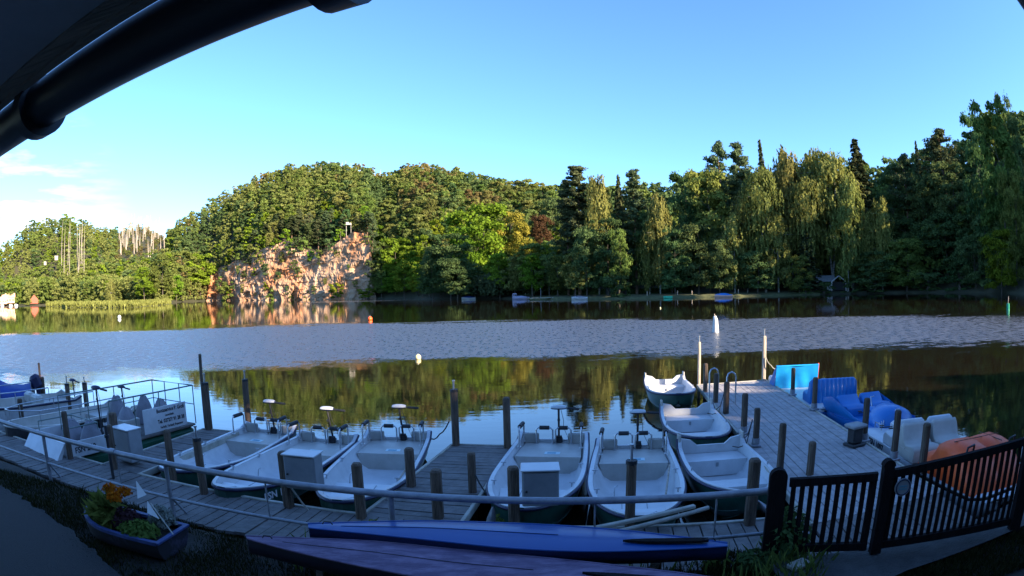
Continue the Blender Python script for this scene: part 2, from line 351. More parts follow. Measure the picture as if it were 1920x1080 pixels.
LM = {
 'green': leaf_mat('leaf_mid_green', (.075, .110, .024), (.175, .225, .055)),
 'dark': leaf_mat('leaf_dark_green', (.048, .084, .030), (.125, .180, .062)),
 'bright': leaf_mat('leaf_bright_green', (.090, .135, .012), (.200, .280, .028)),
 'olive': leaf_mat('leaf_olive', (.115, .138, .034), (.230, .255, .075)),
 'yellow': leaf_mat('leaf_yellow_green', (.150, .150, .020), (.280, .270, .040)),
 'rust': leaf_mat('leaf_rusty', (.15, .125, .042), (.26, .215, .08)),
 'copper': leaf_mat('leaf_copper', (.050, .022, .016), (.110, .050, .030)),
 'birch': leaf_mat('leaf_birch', (.115, .128, .034), (.250, .250, .070)),
 'pine': leaf_mat('needle_pine', (.046, .066, .032), (.115, .145, .064), trans=.15),
 'spruce': leaf_mat('needle_spruce', (.034, .052, .024), (.090, .105, .046), trans=.1),
 'willow': leaf_mat('leaf_willow', (.050, .068, .030), (.100, .125, .055)),
}
M_bark = pm('bark_brown', (.055, .042, .030), (.11, .09, .07), rough=.9, scale=2, stretch=(3, 3, .6), bump=.5)
M_pinebark = pm('bark_pine', (.10, .058, .034), (.19, .12, .08), rough=.9, scale=2, stretch=(3, 3, .6), bump=.5)
M_birchbark = pm('bark_birch', (.13, .125, .11), (.30, .29, .27), rough=.8, scale=2.2, stretch=(.6, .6, 3), bump=.2, contrast=(.42, .5))
M_dead = pm('dead_wood', (.19, .155, .125), (.36, .31, .26), rough=.9, scale=1, stretch=(3, 3, .5))

def cards(C, N, S, tint, rng, asp=1.0, hang=None):
    """leaf sprays: one bent quad per centre C facing about N with half-size S"""
    n = len(C); N = N / np.maximum(np.linalg.norm(N, axis=1, keepdims=True), 1e-6)
    A = rng.normal(size=(n, 3)) if hang is None else np.tile(np.array([0, 0, 1.0]), (n, 1)) + rng.normal(size=(n, 3)) * hang
    U = np.cross(N, A); U /= np.maximum(np.linalg.norm(U, axis=1, keepdims=True), 1e-6); Wv = np.cross(N, U)
    S = S[:, None]; j = lambda: rng.uniform(.65, 1.25, (n, 1))
    P = np.stack([C - U * S * j() * .8, C - Wv * S * asp * j(), C + U * S * j() * .8, C + Wv * S * asp * j()], 1)
    P[:, 1] += N * S * .3 * rng.normal(size=(n, 1)); P[:, 3] -= N * S * .4 * rng.uniform(0, 1, (n, 1))
    return P.reshape(-1, 3), np.arange(n * 4).reshape(-1, 4), np.repeat(tint, 1)
def crown_broad(rng, H=18, W=9, base=.22, nc=46, per=90, leaf=.33, lobed=.25, shape=.62):
    """clumps through an uneven ovoid; returns centres, normals, sizes, tints"""
    C, N, Sz, T = [], [], [], []
    k = 0; ph = rng.uniform(0, 6.28, 4)
    while k < nc:
        u = rng.uniform(-1, 1); th = rng.uniform(0, 2 * pi); r = rng.uniform(.35, 1) ** .5
        zc = base * H + (1 - base) * H * (.5 + .5 * u)
        prof = max(0.12, (1 - abs((u + 1) / 2 - (1 - shape)) ** 2.2 * 2.2)) ** .5 if abs((u + 1) / 2 - (1 - shape)) < .7 else .2
        lob = 1 + lobed * sin(3 * th + ph[0]) * .6 + lobed * sin(2 * th + u * 3 + ph[1])
        rad = W / 2 * prof * lob * r * .82
        c = np.array([rad * cos(th), rad * sin(th), zc]); cs = rng.uniform(.09, .17) * W
        if zc + cs * .6 > H: c[2] = H - cs * .6
        D = rng.normal(size=(per, 3)); D /= np.linalg.norm(D, axis=1, keepdims=True); D[:, 2] = np.abs(D[:, 2]) * 1.0 - .5 * rng.uniform(size=per)
        rr = cs * rng.uniform(.45, 1.15, (per, 1)); sq = np.array([1, 1, .92])
        C.append(c + D * rr * sq); N.append(D + rng.normal(size=(per, 3)) * .6 + np.array([0, 0, .12])); Sz.append(rng.uniform(.6, 1.3, per) * leaf)
        T.append(np.clip(rng.uniform(.2, .8) + rng.normal(size=per) * .12, 0, 1)); k += 1
    return np.concatenate(C), np.concatenate(N), np.concatenate(Sz), np.concatenate(T)
def limbs(mb, rng, H, W, r0, base, n=7, lean=.0, curve=.02):
    pts = []; rad = []
    x = y = 0
    for i in range(9):
        f = i / 8; pts.append(V(x, y, f * H * .86)); rad.append(r0 * (1 - .88 * f) * (1.35 if i == 0 else 1))
        x += rng.normal() * H * curve * .5 + lean; y += rng.normal() * H * curve * .5
    mb.tube(pts, 1, 7, radii=rad)
    for k in range(n):
        f = base + (.82 - base) * (k + .5) / n; i = min(7, int(f / .86 * 8)); p0 = pts[i].lerp(pts[min(8, i + 1)], .5)
        th = k * 2.4 + rng.uniform(-.4, .4); L = W * .42 * (1 - .4 * f)
        p1 = p0 + V(cos(th) * L * .5, sin(th) * L * .5, L * .35); p2 = p0 + V(cos(th) * L, sin(th) * L, L * .8)
        mb.tube([p0, p1, p2], 1, 5, radii=[r0 * .38 * (1 - f * .6), r0 * .22, r0 * .08])
PROTO = {}
def make_tree(key, name, mat, crown, trunkfn, bark):
    """a prototype: (trunk mesh, crown mesh); every planted tree is an Empty with its own two parts"""
    P, F, T = crown; me = np_mesh(name + '_crown', P, F, [mat], tint=T)
    mb = MB(); trunkfn(mb); o = mb.build('trunk', bark); tm = o.data; bpy.data.objects.remove(o)
    PROTO[key] = (name, tm, me)
def broad(key, mat, seed, name='broadleaf_tree', **kw):
    rng = np.random.default_rng(seed); cw = dict(H=18, W=10); cw.update(kw)
    C, N, Sz, T = crown_broad(rng, **cw)
    make_tree(key, name, LM[mat], cards(C, N, Sz, T, rng), lambda mb: limbs(mb, rng, cw['H'], cw['W'], .26, .3), M_bark)
# hillside trees (seen at 250-500 m)
for i in range(3):
    kw = [dict(W=10, shape=.62), dict(W=9, shape=.5, lobed=.35), dict(W=11, shape=.7)][i]
    for mname in ('green', 'dark', 'bright', 'olive', 'rust', 'yellow'):
        if mname in ('rust', 'yellow') and i: continue
        broad(f'{mname}{i}', mname, 10 + i * 7 + len(mname), nc=60, per=70, leaf=.36, **kw)
# trees on the near side shores (seen at 130-220 m)
for i, mname in enumerate(('green', 'dark', 'bright', 'yellow', 'copper')):
    broad(f'big_{mname}', mname, 60 + i, H=22, W=15, nc=80, per=120, leaf=.34, base=.1, lobed=.3, shape=.6)
broad('big_dark2', 'dark', 77, H=26, W=13, nc=90, per=100, leaf=.34, base=.12, lobed=.35, shape=.5)
broad('big_green2', 'green', 78, H=28, W=12, nc=95, per=100, leaf=.34, base=.06, lobed=.4, shape=.48)
broad('shrub_dark', 'dark', 81, 'shrub', H=5, W=6, nc=22, per=80, leaf=.2, base=.0, lobed=.4, shape=.6)
broad('shrub_green', 'green', 82, 'shrub', H=5, W=5, nc=22, per=70, leaf=.24, base=.0, lobed=.4, shape=.6)
broad('shrub_bright', 'bright', 83, 'shrub', H=6, W=5, nc=22, per=70, leaf=.26, base=.0, lobed=.4, shape=.6)

def birch(key, seed, H=24, W=8, strands=520, mat='birch', name='birch_tree', bark=M_birchbark, vtrunk=False, base=.3, hangl=(1.5, 5.0)):
    rng = np.random.default_rng(seed); C, N, Sz, T = [], [], [], []
    ph = rng.uniform(0, 6.28, 3)
    nb = 26; B = []
    for k in range(nb):                     # arching branches, foliage hangs from their outer halves
        f = base + (1 - base) * ((k + .5) / nb) ** .75; th = k * 2.399 + rng.uniform(-.5, .5); g_ = (f - base) / (1 - base); L = W * .5 * (.72 + .28 * sin(pi * min(1, .1 + g_ * .85))) * (1 - .42 * max(0, g_ - .7) / .3) * rng.uniform(.75, 1.12)
        B.append((f * H * .97, th, L))
    for s in range(strands):
        z0, th, L = B[rng.integers(nb)]; th = th + rng.normal() * .35; q = rng.uniform(.15, 1)
        x, y = cos(th) * L * q, sin(th) * L * q; z = z0 + L * .35 * sin(q * pi * .75) + rng.normal() * .3
        ln_ = rng.uniform(*hangl) * (1.1 - .4 * (z0 / H)); m = max(3, int(ln_ / .36)); zz = z - np.linspace(0, ln_, m)
        ok = zz > base * H * .35; m = ok.sum()
        if m < 2: continue
        zz = zz[ok]; c = np.stack([x + rng.normal(size=m) * .16 + np.linspace(0, rng.normal() * .3, m), y + rng.normal(size=m) * .16, zz], 1)
        C.append(c); N.append(np.tile([cos(th), sin(th), .25], (m, 1)) + rng.normal(size=(m, 3)) * .5); Sz.append(rng.uniform(.17, .36, m)); T.append(np.clip(rng.uniform(.15, .85) + rng.normal(size=m) * .1, 0, 1))
    P = cards(np.concatenate(C), np.concatenate(N), np.concatenate(Sz), np.concatenate(T), rng, asp=1.5, hang=.35)
    def tf(mb):
        if vtrunk:
            for sgn in (-1, 1):
                mb.tube([V(0, 0, 0), V(sgn * .1, 0, H * .12), V(sgn * 1.0, .2, H * .4), V(sgn * 1.5, .1, H * .75), V(sgn * 1.6, 0, H * .93)], 1, 7, radii=[.3, .24, .19, .12, .03])
        else: mb.tube([V(0, 0, 0), V(.1, 0, H * .3), V(-.1, .1, H * .6), V(.1, 0, H * .95)], 1, 7, radii=[.26, .2, .14, .03])
        for z0, th, L in B: mb.tube([V(0, 0, z0 * .93), V(cos(th) * L * .5, sin(th) * L * .5, z0 + L * .28), V(cos(th) * L * .95, sin(th) * L * .95, z0 + L * .25)], 1, 4, radii=[.07, .045, .015])
    make_tree(key, name, LM[mat], P, tf, bark)
birch('birch_a', 91, 24, 11, 900, base=.18); birch('birch_b', 92, 27, 14, 1150, vtrunk=True, base=.2); birch('birch_c', 93, 22, 9, 640, base=.16)
birch('willow', 94, 9, 11, 700, mat='willow', name='willow_tree', bark=M_bark, base=.35, hangl=(3, 8))

def pine(key, seed, H=28, W=8, base=.4, levels=19, per=42):
    rng = np.random.default_rng(seed); C, N, Sz, T = [], [], [], []; Br = []
    for k in range(levels):
        f = base + (1 - base) * (k / (levels - 1)) ** .9
        L0 = W * .5 * (1.0 - .72 * max(0, (f - base) / (1 - base)) ** 1.5) * (.75 if k < 2 else 1)
        for b in range(rng.integers(3, 6)):
            th = rng.uniform(0, 2 * pi); L = L0 * rng.uniform(.4, 1.2); z = f * H * .97 + rng.normal() * .35; Br.append((z, th, L)); tl = rng.uniform(-.02, .42)
            for q in (.35, .58, .8, 1.0):
                c = np.array([cos(th + rng.normal() * .12) * L * q, sin(th + rng.normal() * .12) * L * q, z + L * tl * q]); cs = rng.uniform(.06, .115) * W
                D = rng.normal(size=(per, 3)); D /= np.linalg.norm(D, axis=1, keepdims=True)
                C.append(c + D * cs * rng.uniform(.4, 1.05, (per, 1)) * np.array([1, 1, .72])); N.append(D + np.array([0, 0, .4]) + rng.normal(size=(per, 3)) * .4); Sz.append(rng.uniform(.1, .24, per)); T.append(np.clip(rng.uniform(.2, .8) + rng.normal(size=per) * .1, 0, 1))
    def tf(mb):
        mb.tube([V(0, 0, 0), V(.15, 0, H * .4), V(-.1, .1, H * .7), V(0, 0, H * .98)], 1, 7, radii=[.32, .24, .15, .03])
        for z, th, L in Br: mb.tube([V(0, 0, z - .2), V(cos(th) * L, sin(th) * L, z + L * .22)], 1, 4, radii=[.08, .02])
    make_tree(key, 'pine_tree', LM['pine'], cards(np.concatenate(C), np.concatenate(N), np.concatenate(Sz), np.concatenate(T), rng, asp=1.3), tf, M_pinebark)
pine('pine_a', 101); pine('pine_b', 102, 28, 7, .3, 24); pine('pine_c', 103, 26, 9, .55, 13)
def spruce(key, seed, H=28, W=7.5, base=.08, mat='spruce', sparse=1.0):
    rng = np.random.default_rng(seed); C, N, Sz, T = [], [], [], []; Br = []
    n = int(120 * sparse)
    for k in range(n):
        f = base + (1 - base) * (k / n) ** .9; th = k * 2.399 + rng.normal() * .2; L = W * .5 * (1 - f) ** .8 * rng.uniform(.75, 1.15) + .25; z = f * H; Br.append((z, th, L))
        m = int(18 + 34 * L); q = rng.uniform(.1, 1, m); side = rng.normal(size=m) * .16 * L * (1.1 - q)
        c = np.stack([cos(th) * L * q - sin(th) * side, sin(th) * L * q + cos(th) * side, z - L * .28 * q ** 1.5 - rng.uniform(0, .55, m)], 1)
        C.append(c); N.append(np.tile([cos(th) * .7, sin(th) * .7, .7], (m, 1)) + rng.normal(size=(m, 3)) * .4); Sz.append(rng.uniform(.12, .26, m)); T.append(np.clip(rng.uniform(.2, .8) + rng.normal(size=m) * .1, 0, 1))
    def tf(mb):
        mb.tube([V(0, 0, 0), V(0, 0, H * .5), V(0, 0, H * 1.0)], 1, 7, radii=[.3, .18, .02])
        for z, th, L in Br[::2]: mb.tube([V(0, 0, z), V(cos(th) * L * .9, sin(th) * L * .9, z - L * .25)], 1, 4, radii=[.05, .012])
    make_tree(key, 'spruce_tree', LM[mat], cards(np.concatenate(C), np.concatenate(N), np.concatenate(Sz), np.concatenate(T), rng, asp=1.5, hang=.5), tf, M_bark)
spruce('spruce_a', 111); spruce('spruce_b', 112, 26, 6)

ALLT = []
def plant(key, pos, h, label, group, w=1.0, rz=None, tilt=0):
    """one tree of its own: h = height in metres, w = width factor"""
    name, tm, cm = PROTO[key]; zz = PH[key]; s = h / zz
    o = thing(name, label, 'shrub' if name == 'shrub' else 'tree', pos, random.uniform(0, 6.28) if rz is None else rz, group)
    o.scale = (s * w, s * w, s); o.rotation_euler[0] = tilt
    for nm, me in (('trunk', tm), ('crown', cm)):
        c = bpy.data.objects.new(nm, me); COL.objects.link(c); c.parent = o
    ALLT.append(o); return o
PH = {}
for k, (n_, tm, cm) in PROTO.items():
    co = np.empty(len(cm.vertices) * 3, np.float32); cm.vertices.foreach_get('co', co); PH[k] = float(np.percentile(co[2::3], 99.7))

# ---- the wooded hills: the nearest 300 broadleaved trees one by one, the rest as one mass of wood
spots = []
cells = {}
def free(p, d):
    i, j = int(p.x // 8), int(p.y // 8)
    for a in (-1, 0, 1):
        for b in (-1, 0, 1):
            for q in cells.get((i + a, j + b), ()):
                if (q - p).length < d: return False
    cells.setdefault((i, j), []).append(V(p.x, p.y)); return True
rnd = random.Random(5)
for _ in range(90000):
    px = rnd.uniform(-260, 1080); a = 2 * asin((px - 960) / 2 / FPX); rs, rc, zc, fl, hc = land(a)
    R = rs + 2 + (rc + 14 - rs) * rnd.random()
    if hc > .5 and R < rs + 19: continue
    if 200 < px < 330 and R < rs + 22: continue        # the reed spit
    if px > 1040 and R > rs + 20: continue
    p3 = pol(a, R)
    low = 218 < px < 316 and 430 < R < 712      # the felled hilltop with its bare trunks
    if not free(V(p3.x, p3.y), 5.3 + (R > 430) * 2.2): continue
    spots.append((px, R, p3, rs, hc, -rc if low else rc))
print('hill trees', len(spots))
def hill_kind(px, R, rs, rc):
    n = mnoise.noise(V(px * .012, R * .03, 3)) + rnd.uniform(-.35, .35); t = (R - rs) / (rc - rs)
    if px < 330: return rnd.choice(['green', 'green', 'dark', 'olive', 'bright']) if n > -.2 else 'olive'
    if 690 < px < 800 and t < .25: return 'bright' if px > 730 else 'green'
    if n > (.18 if 700 < px < 900 and t > .45 else .5): return 'rust'
    if n > .12: return 'olive'
    if n > -.05: return 'green'
    if n > -.25: return 'olive' if rnd.random() < .5 else 'bright' if t < .4 else 'green'
    return 'dark'
HL = {'green': ('mid green broadleaved tree', 'green'), 'dark': ('dark green broadleaved tree', 'dark green'), 'bright': ('bright green sunlit tree', 'bright green'),
      'olive': ('olive toned tree', 'olive'), 'rust': ('rusty brown drying tree', 'rusty'), 'yellow': ('yellow green tree', 'yellow')}
def region(px, t):
    if px < 205: return 'on the far left wooded hill'
    if px < 335: return 'on the low ground behind the reed spit'
    if px < 705: return 'on the big hill above the rock cliff' if t > .12 else 'on the cliff edge'
    return 'on the wooded slope right of the rock cliff'
def order(s):
    px, R, p3, rs, hc, rc = s
    return R - (40 if px > 330 else 0)
spots.sort(key=order)
rest = []
for n_, s in enumerate(spots):
    px, R, p3, rs, hc, rc = s; low = rc < 0; rc = abs(rc); k = hill_kind(px, R, rs, rc); t_ = (R - rs) / (rc - rs)
    if low: rest.append((rnd.choice(['rust', 'olive', 'rust']), p3, rnd.uniform(2.5, 5), 2.2)); continue
    if n_ < 285:
        key = k + ('0' if k in ('rust', 'yellow') else str(rnd.randrange(3)))
        h = rnd.uniform(11, 16)
        if px > 990: h *= 1.1
        lab = HL[k][0] + ' ' + region(px, t_)
        plant(key, p3 - V(0, 0, .4), h, lab, HL[k][1] + ' trees ' + region(px, t_), w=rnd.uniform(.85, 1.2))
    else: rest.append((k, p3, rnd.uniform(10, 15.5), rnd.uniform(.85, 1.15)))
for _ in range(900):        # the slope behind the trees of the far bank
    px = rnd.uniform(1000, 1960); a = az(px) if px < 1919 else 2 * asin((px - 960) / 2 / FPX); rs, rc, zc, fl, hc = land(a)
    R = rs + fl + 4 + (rc + 8 - rs - fl) * rnd.random(); p3 = pol(a, R)
    if not free(V(p3.x, p3.y), 5.2): continue
    rest.append((rnd.choice(['dark', 'dark', 'green']), p3, rnd.uniform(13, 19), rnd.uniform(.85, 1.15)))
# off to the right, out of the picture, the wood goes on up the slope that keeps the morning sun off the far bank
for _ in range(330):
    a = rnd.uniform(radians(53), radians(118)); rs, rc, zc, fl, hc = land(a); R = rs + 45 + (rc - rs - 40) * rnd.random()
    rest.append(('dark', pol(a, R), rnd.uniform(12, 17), 1.1))
rn2 = random.Random(11)
for i in range(60):      # unseen trees added right behind the boathouse, heights set to shade the landing
    x = 2 + i % 20 * 2.9 + rn2.uniform(-1, 1); y = -14 - (i // 20) * 5 + rn2.uniform(-1, 1); rest.append(('dark', V(x, y, .5 + (i // 20) * 1.2), rn2.uniform(15.7, 18.2) + (1.3 if i < 20 and x < 45.2 else 0), 1.0))
def wood_mesh(rest):
    Ps, Fs, Ms, Ts = [], [], [], []; off = 0; base = {}
    names = ['green', 'dark', 'bright', 'olive', 'rust', 'yellow']
    for i, k in enumerate(names):
        for v in range(3):
            rng = np.random.default_rng(200 + i * 5 + v); C, N, Sz, T = crown_broad(rng, H=17, W=10, base=.05, nc=40, per=28, leaf=.56, lobed=.3, shape=[.6, .5, .68][v]); base[(k, v)] = cards(C, N, Sz, T, rng)
    for k, p3, h, w in rest:
        P, F, T = base[(k, int(abs(p3[0]) * 7.3) % 3)]; a = (p3[0] * 3.7 + p3[1]) % 6.28; s = h / 17
        R_ = np.array([[cos(a) * s * w, -sin(a) * s * w, 0], [sin(a) * s * w, cos(a) * s * w, 0], [0, 0, s]])
        Ps.append(P @ R_.T + np.array(p3) - np.array([0, 0, .5])); Fs.append(F + off); off += len(P); Ms.append(np.full(len(F), names.index(k))); Ts.append(np.clip(T + random.uniform(-.2, .2), 0, 1))
    return np_mesh('distant_wood', np.concatenate(Ps), np.concatenate(Fs), [LM[n] for n in names], np.concatenate(Ms), np.concatenate(Ts))
o = bpy.data.objects.new('distant_wood', wood_mesh(rest)); COL.objects.link(o); tag(o, 'mass of trees covering the upper slopes and ridge of the hills', 'woodland', kind='stuff')
# ---- the trees of the far bank, each as the photograph shows it
WID = {}
for k, (n_, tm, cm) in PROTO.items():
    co = np.empty(len(cm.vertices) * 3, np.float32); cm.vertices.foreach_get('co', co); r_ = np.hypot(co[0::3], co[1::3]); WID[k] = 2 * float(np.percentile(r_, 96))
def hero(key, px, R, ytop, wpx, label, group=None, ybase=None, rz=None):
    a = az(px); p0 = pol(a, R)
    if p0.z < .2: p0.z = .2
    h = height_at(px, ytop, R) - p0.z; s = h / PH[key]; w = (wpx / FPX * R) / (WID[key] * s)
    return plant(key, p0 - V(0, 0, .15), h, label, group, w=w, rz=rz)
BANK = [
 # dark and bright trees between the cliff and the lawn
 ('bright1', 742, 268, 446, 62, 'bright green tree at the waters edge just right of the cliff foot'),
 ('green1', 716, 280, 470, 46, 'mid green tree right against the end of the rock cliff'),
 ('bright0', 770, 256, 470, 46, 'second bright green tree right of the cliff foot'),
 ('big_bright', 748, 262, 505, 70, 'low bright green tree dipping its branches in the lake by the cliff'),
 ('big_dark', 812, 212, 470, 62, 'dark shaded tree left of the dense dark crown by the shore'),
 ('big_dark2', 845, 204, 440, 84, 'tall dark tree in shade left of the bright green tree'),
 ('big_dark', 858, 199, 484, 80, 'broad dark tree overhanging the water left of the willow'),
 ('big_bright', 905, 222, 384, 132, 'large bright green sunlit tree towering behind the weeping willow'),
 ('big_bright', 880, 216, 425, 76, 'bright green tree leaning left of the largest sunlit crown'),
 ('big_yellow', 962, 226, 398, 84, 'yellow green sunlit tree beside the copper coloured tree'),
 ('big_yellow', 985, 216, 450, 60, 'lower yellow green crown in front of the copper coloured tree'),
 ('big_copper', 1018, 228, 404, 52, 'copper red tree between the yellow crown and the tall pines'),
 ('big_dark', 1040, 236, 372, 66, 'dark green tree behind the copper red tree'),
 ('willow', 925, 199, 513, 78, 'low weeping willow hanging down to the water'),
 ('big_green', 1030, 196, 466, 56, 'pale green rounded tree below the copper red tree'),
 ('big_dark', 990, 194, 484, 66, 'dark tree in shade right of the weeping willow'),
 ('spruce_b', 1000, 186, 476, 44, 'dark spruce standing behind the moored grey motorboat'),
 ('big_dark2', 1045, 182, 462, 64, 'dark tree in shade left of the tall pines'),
 # the tall pines and hanging birches
 ('pine_b', 1088, 176, 312, 74, 'tallest pine at the left end of the far bank wood'),
 ('pine_a', 1066, 180, 338, 50, 'slim pine at the very left edge of the bank wood'),
 ('birch_a', 1124, 172, 330, 60, 'hanging birch beside the left group of pines'),
 ('big_dark', 1100, 166, 425, 66, 'dark shaded crown below the left pines'),
 ('big_dark2', 1140, 164, 410, 66, 'dark shaded tree standing right behind the long hedge'),
 ('spruce_a', 1166, 178, 330, 42, 'narrow dark spruce left of the twin topped pine'),
 ('pine_b', 1194, 172, 318, 56, 'tall pine standing in the middle of the far bank'),
 ('big_dark2', 1170, 182, 400, 80, 'dark crown filling the wood under the middle pine'),
 ('birch_a', 1238, 166, 366, 54, 'yellowing birch with hanging twigs in the middle of the bank'),
 ('birch_c', 1218, 168, 420, 46, 'thin shaded birch left of the yellowing birch'),
 ('big_dark2', 1266, 161, 430, 56, 'dark shaded tree right of the yellowing birch'),
 ('big_dark2', 1290, 176, 326, 84, 'dark oak like tree left of the pair of tall pines'),
 ('big_green2', 1332, 170, 322, 98, 'deep green tree below the pair of tall pines'),
 ('big_dark', 1310, 163, 420, 96, 'low dark tree behind the far pedal boat'),
 ('pine_c', 1358, 178, 265, 64, 'left one of the two tallest pines'),
 ('pine_a', 1397, 180, 268, 68, 'right one of the two tallest pines'),
 ('birch_c', 1402, 166, 350, 62, 'yellowish birch under the right tall pine'),
 ('birch_b', 1436, 164, 312, 84, 'large golden birch with a forked white trunk'),
 ('spruce_b', 1440, 186, 264, 36, 'pointed dark spruce top behind the golden birch'),
 ('birch_a', 1486, 172, 282, 84, 'tall golden birch right of the pointed spruce'),
 ('big_dark2', 1470, 182, 330, 90, 'dark tree filling the gap behind the golden birches'),
 ('birch_b', 1562, 172, 280, 112, 'broadest golden birch of the far bank'),
 ('birch_a', 1532, 178, 290, 70, 'golden birch between the two broadest birches'),
 ('birch_a', 1600, 168, 330, 60, 'birch with long yellow twigs left of the big spruce'),
 ('spruce_a', 1621, 178, 262, 92, 'large dark spruce with a pointed top behind the boat shelter'),
 ('birch_c', 1655, 166, 372, 56, 'small yellow birch right of the large spruce'),
 ('birch_c', 1632, 168, 400, 56, 'birch standing right beside the boat shelter'),
 ('spruce_b', 1512, 163, 430, 56, 'half lit spruce left of the boat shelter'),
 ('big_green', 1498, 160, 478, 52, 'small pale leaved tree at the bank left of the boat shelter'),
 ('big_dark', 1560, 182, 400, 110, 'dark tree behind the boat shelter'),
 ('big_dark2', 1400, 184, 400, 110, 'dark crown in the deep shade under the two tallest pines'),
 ('big_green', 1160, 163, 430, 50, 'mid green tree left of the round bush on the bank'),
 ('birch_b', 1520, 166, 330, 74, 'golden birch just left of the broadest birch'),
 ('birch_a', 1590, 163, 380, 70, 'golden hanging birch standing over the boat shelter'),
 ('birch_c', 1460, 162, 400, 60, 'hanging birch right of the forked white trunk'),
 ('birch_c', 1378, 162, 400, 60, 'shaded hanging birch behind the far pedal boat'),
 ('big_dark', 1215, 172, 400, 80, 'dark crown behind the yellowing birch'),
 ('big_dark', 1260, 170, 380, 70, 'dark crown right behind the yellowing birch'),
 ('big_dark', 1350, 160, 450, 70, 'low dark crown at the bank above the far pedal boat'),
 ('big_dark', 1420, 161, 470, 80, 'low dark crown beside the forked white trunk'),
 ('big_dark', 1130, 176, 400, 90, 'dark crown behind the shaded birches at the hedge'),
 # the right end
 ('pine_c', 1708, 182, 288, 66, 'wide flat topped pine right of the large spruce'),
 ('spruce_b', 1737, 200, 264, 26, 'thin faint spruce between the flat topped pines'),
 ('pine_c', 1782, 186, 238, 84, 'highest flat topped pine on the right skyline'),
 ('big_dark2', 1680, 184, 330, 80, 'dark tree right behind the small yellow birch'),
 ('big_dark', 1740, 182, 330, 110, 'broad dark crown below the thin faint spruce'),
 ('big_dark2', 1800, 176, 300, 100, 'tall dark tree left of the lit tree at the right edge'),
 ('big_dark', 1700, 174, 410, 90, 'dark crown in the shade above the lit shore tree'),
 ('big_dark', 1780, 168, 400, 110, 'dark crown hanging over the right part of the bank'),
 ('big_green', 1700, 163, 446, 92, 'lit tree leaning over the right bank of the lake'),
 ('big_dark', 1640, 164, 470, 84, 'low dark tree right of the boat shelter'),
 ('big_dark2', 1850, 160, 212, 66, 'high dark tree behind the lit tree at the right edge'),
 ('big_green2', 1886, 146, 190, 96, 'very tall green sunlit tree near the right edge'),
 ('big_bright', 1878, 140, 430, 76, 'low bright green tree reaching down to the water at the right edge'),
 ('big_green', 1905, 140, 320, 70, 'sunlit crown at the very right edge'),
 ('big_dark', 1830, 152, 440, 80, 'dark low tree left of the bright low tree'),
 ('big_dark2', 1912, 150, 175, 50, 'topmost dark crown in the right corner of the wood'),
 ('shrub_dark', 1160, 160, 516, 56, 'dark rounded bush at the right end of the long hedge'),
 ('shrub_dark', 1545, 161.5, 528, 46, 'low dark shrub in front of the boat shelter'),
 ('shrub_dark', 1510, 160.5, 530, 46, 'low dark shrub left of the boat shelter'),
 ('shrub_dark', 1600, 162, 526, 60, 'low dark shrub right of the boat shelter'),
 ('shrub_dark', 1640, 162, 520, 70, 'spreading dark shrub on the bank right of the shelter'),
 ('shrub_dark', 1740, 162, 510, 90, 'dark bank shrub right of the leaning lit tree'),
 ('shrub_dark', 1800, 156, 505, 80, 'dark bank shrub hanging over the water'),
 # foot of the cliff and the left shore
 ('shrub_green', 430, 350, 528, 40, 'green bush at the left foot of the cliff'),
 ('shrub_green', 505, 318, 536, 34, 'green bush on the water under the left half of the cliff'),
 ('shrub_bright', 632, 285, 530, 34, 'bright green bush at the foot of the bare rock'),
 ('shrub_green', 575, 301, 541, 26, 'small green bush at the foot of the cliff'),
 ('shrub_bright', 690, 271, 540, 44, 'bright low bush at the right foot of the cliff'),
 ('shrub_green', 545, 309, 540, 24, 'small bush between two pale rocks'),
 ('bright1', 375, 368, 476, 60, 'bright green tree at the waters edge left of the cliff'),
 ('green1', 340, 350, 470, 56, 'mid green tree at the right end of the reed spit'),
 ('green2', 305, 300, 476, 52, 'mid green tree behind the reed spit'),
 ('bright2', 270, 296, 500, 46, 'small bright green tree behind the reed spit'),
 ('birch_c', 208, 290, 524, 22, 'slim pale green tree standing alone at the reed spit'),
]
for h_ in BANK:
    key = h_[0]; g = {'b': 'trees of the far bank'}.get(key[0]) or ('pines of the far bank' if key[:4] == 'pine' else 'spruces of the far bank' if key[:6] == 'spruce' else 'bushes along the shore' if key[:5] == 'shrub' else 'trees of the far bank')
    if key[:5] == 'birch': g = 'birches of the far bank'
    hero(*h_, group=g)
# bushes and young trees on the ledges of the rock
for i, (px, v, s) in enumerate([(405, .9, 8), (412, .3, 7), (420, .98, 9), (436, .99, 9), (450, .98, 9), (462, .45, 6), (470, .70, 8), (488, .99, 9), (484, .88, 7), (500, .5, 6), (505, .96, 9), (535, .95, 9), (552, .55, 5), (560, .9, 8), (600, .7, 5), (640, .98, 7), (690, .9, 5), (697, .5, 8), (699, .15, 8), (415, .55, 4), (440, .3, 6), (462, .85, 6), (455, .15, 6), (478, .5, 5), (492, .72, 7), (520, .35, 5), (530, .62, 7), (500, .2, 5), (548, .8, 6), (562, .45, 5), (470, .95, 7), (585, .78, 6), (600, .9, 5), (540, .12, 4), (610, .3, 4), (655, .45, 3.5), (635, .75, 4), (668, .2, 3), (448, .6, 6), (515, .9, 7), (425, .85, 6), (590, .15, 4), (480, .1, 4), (430, .1, 6), (570, .98, 7), (620, .98, 6)]):
    a = az(px); hc = land(a)[4]; p0 = pol(a, cliff_R(a, v, hc) + .2, v * hc - .6)
    plant(['shrub_green', 'shrub_dark', 'olive0', 'shrub_bright'][i % 4], p0, s, ['green bush', 'dark bush', 'small olive tree', 'bright green bush'][i % 4] + ' clinging to a ledge of the rock cliff', 'bushes on the ledges of the cliff')
extra = []
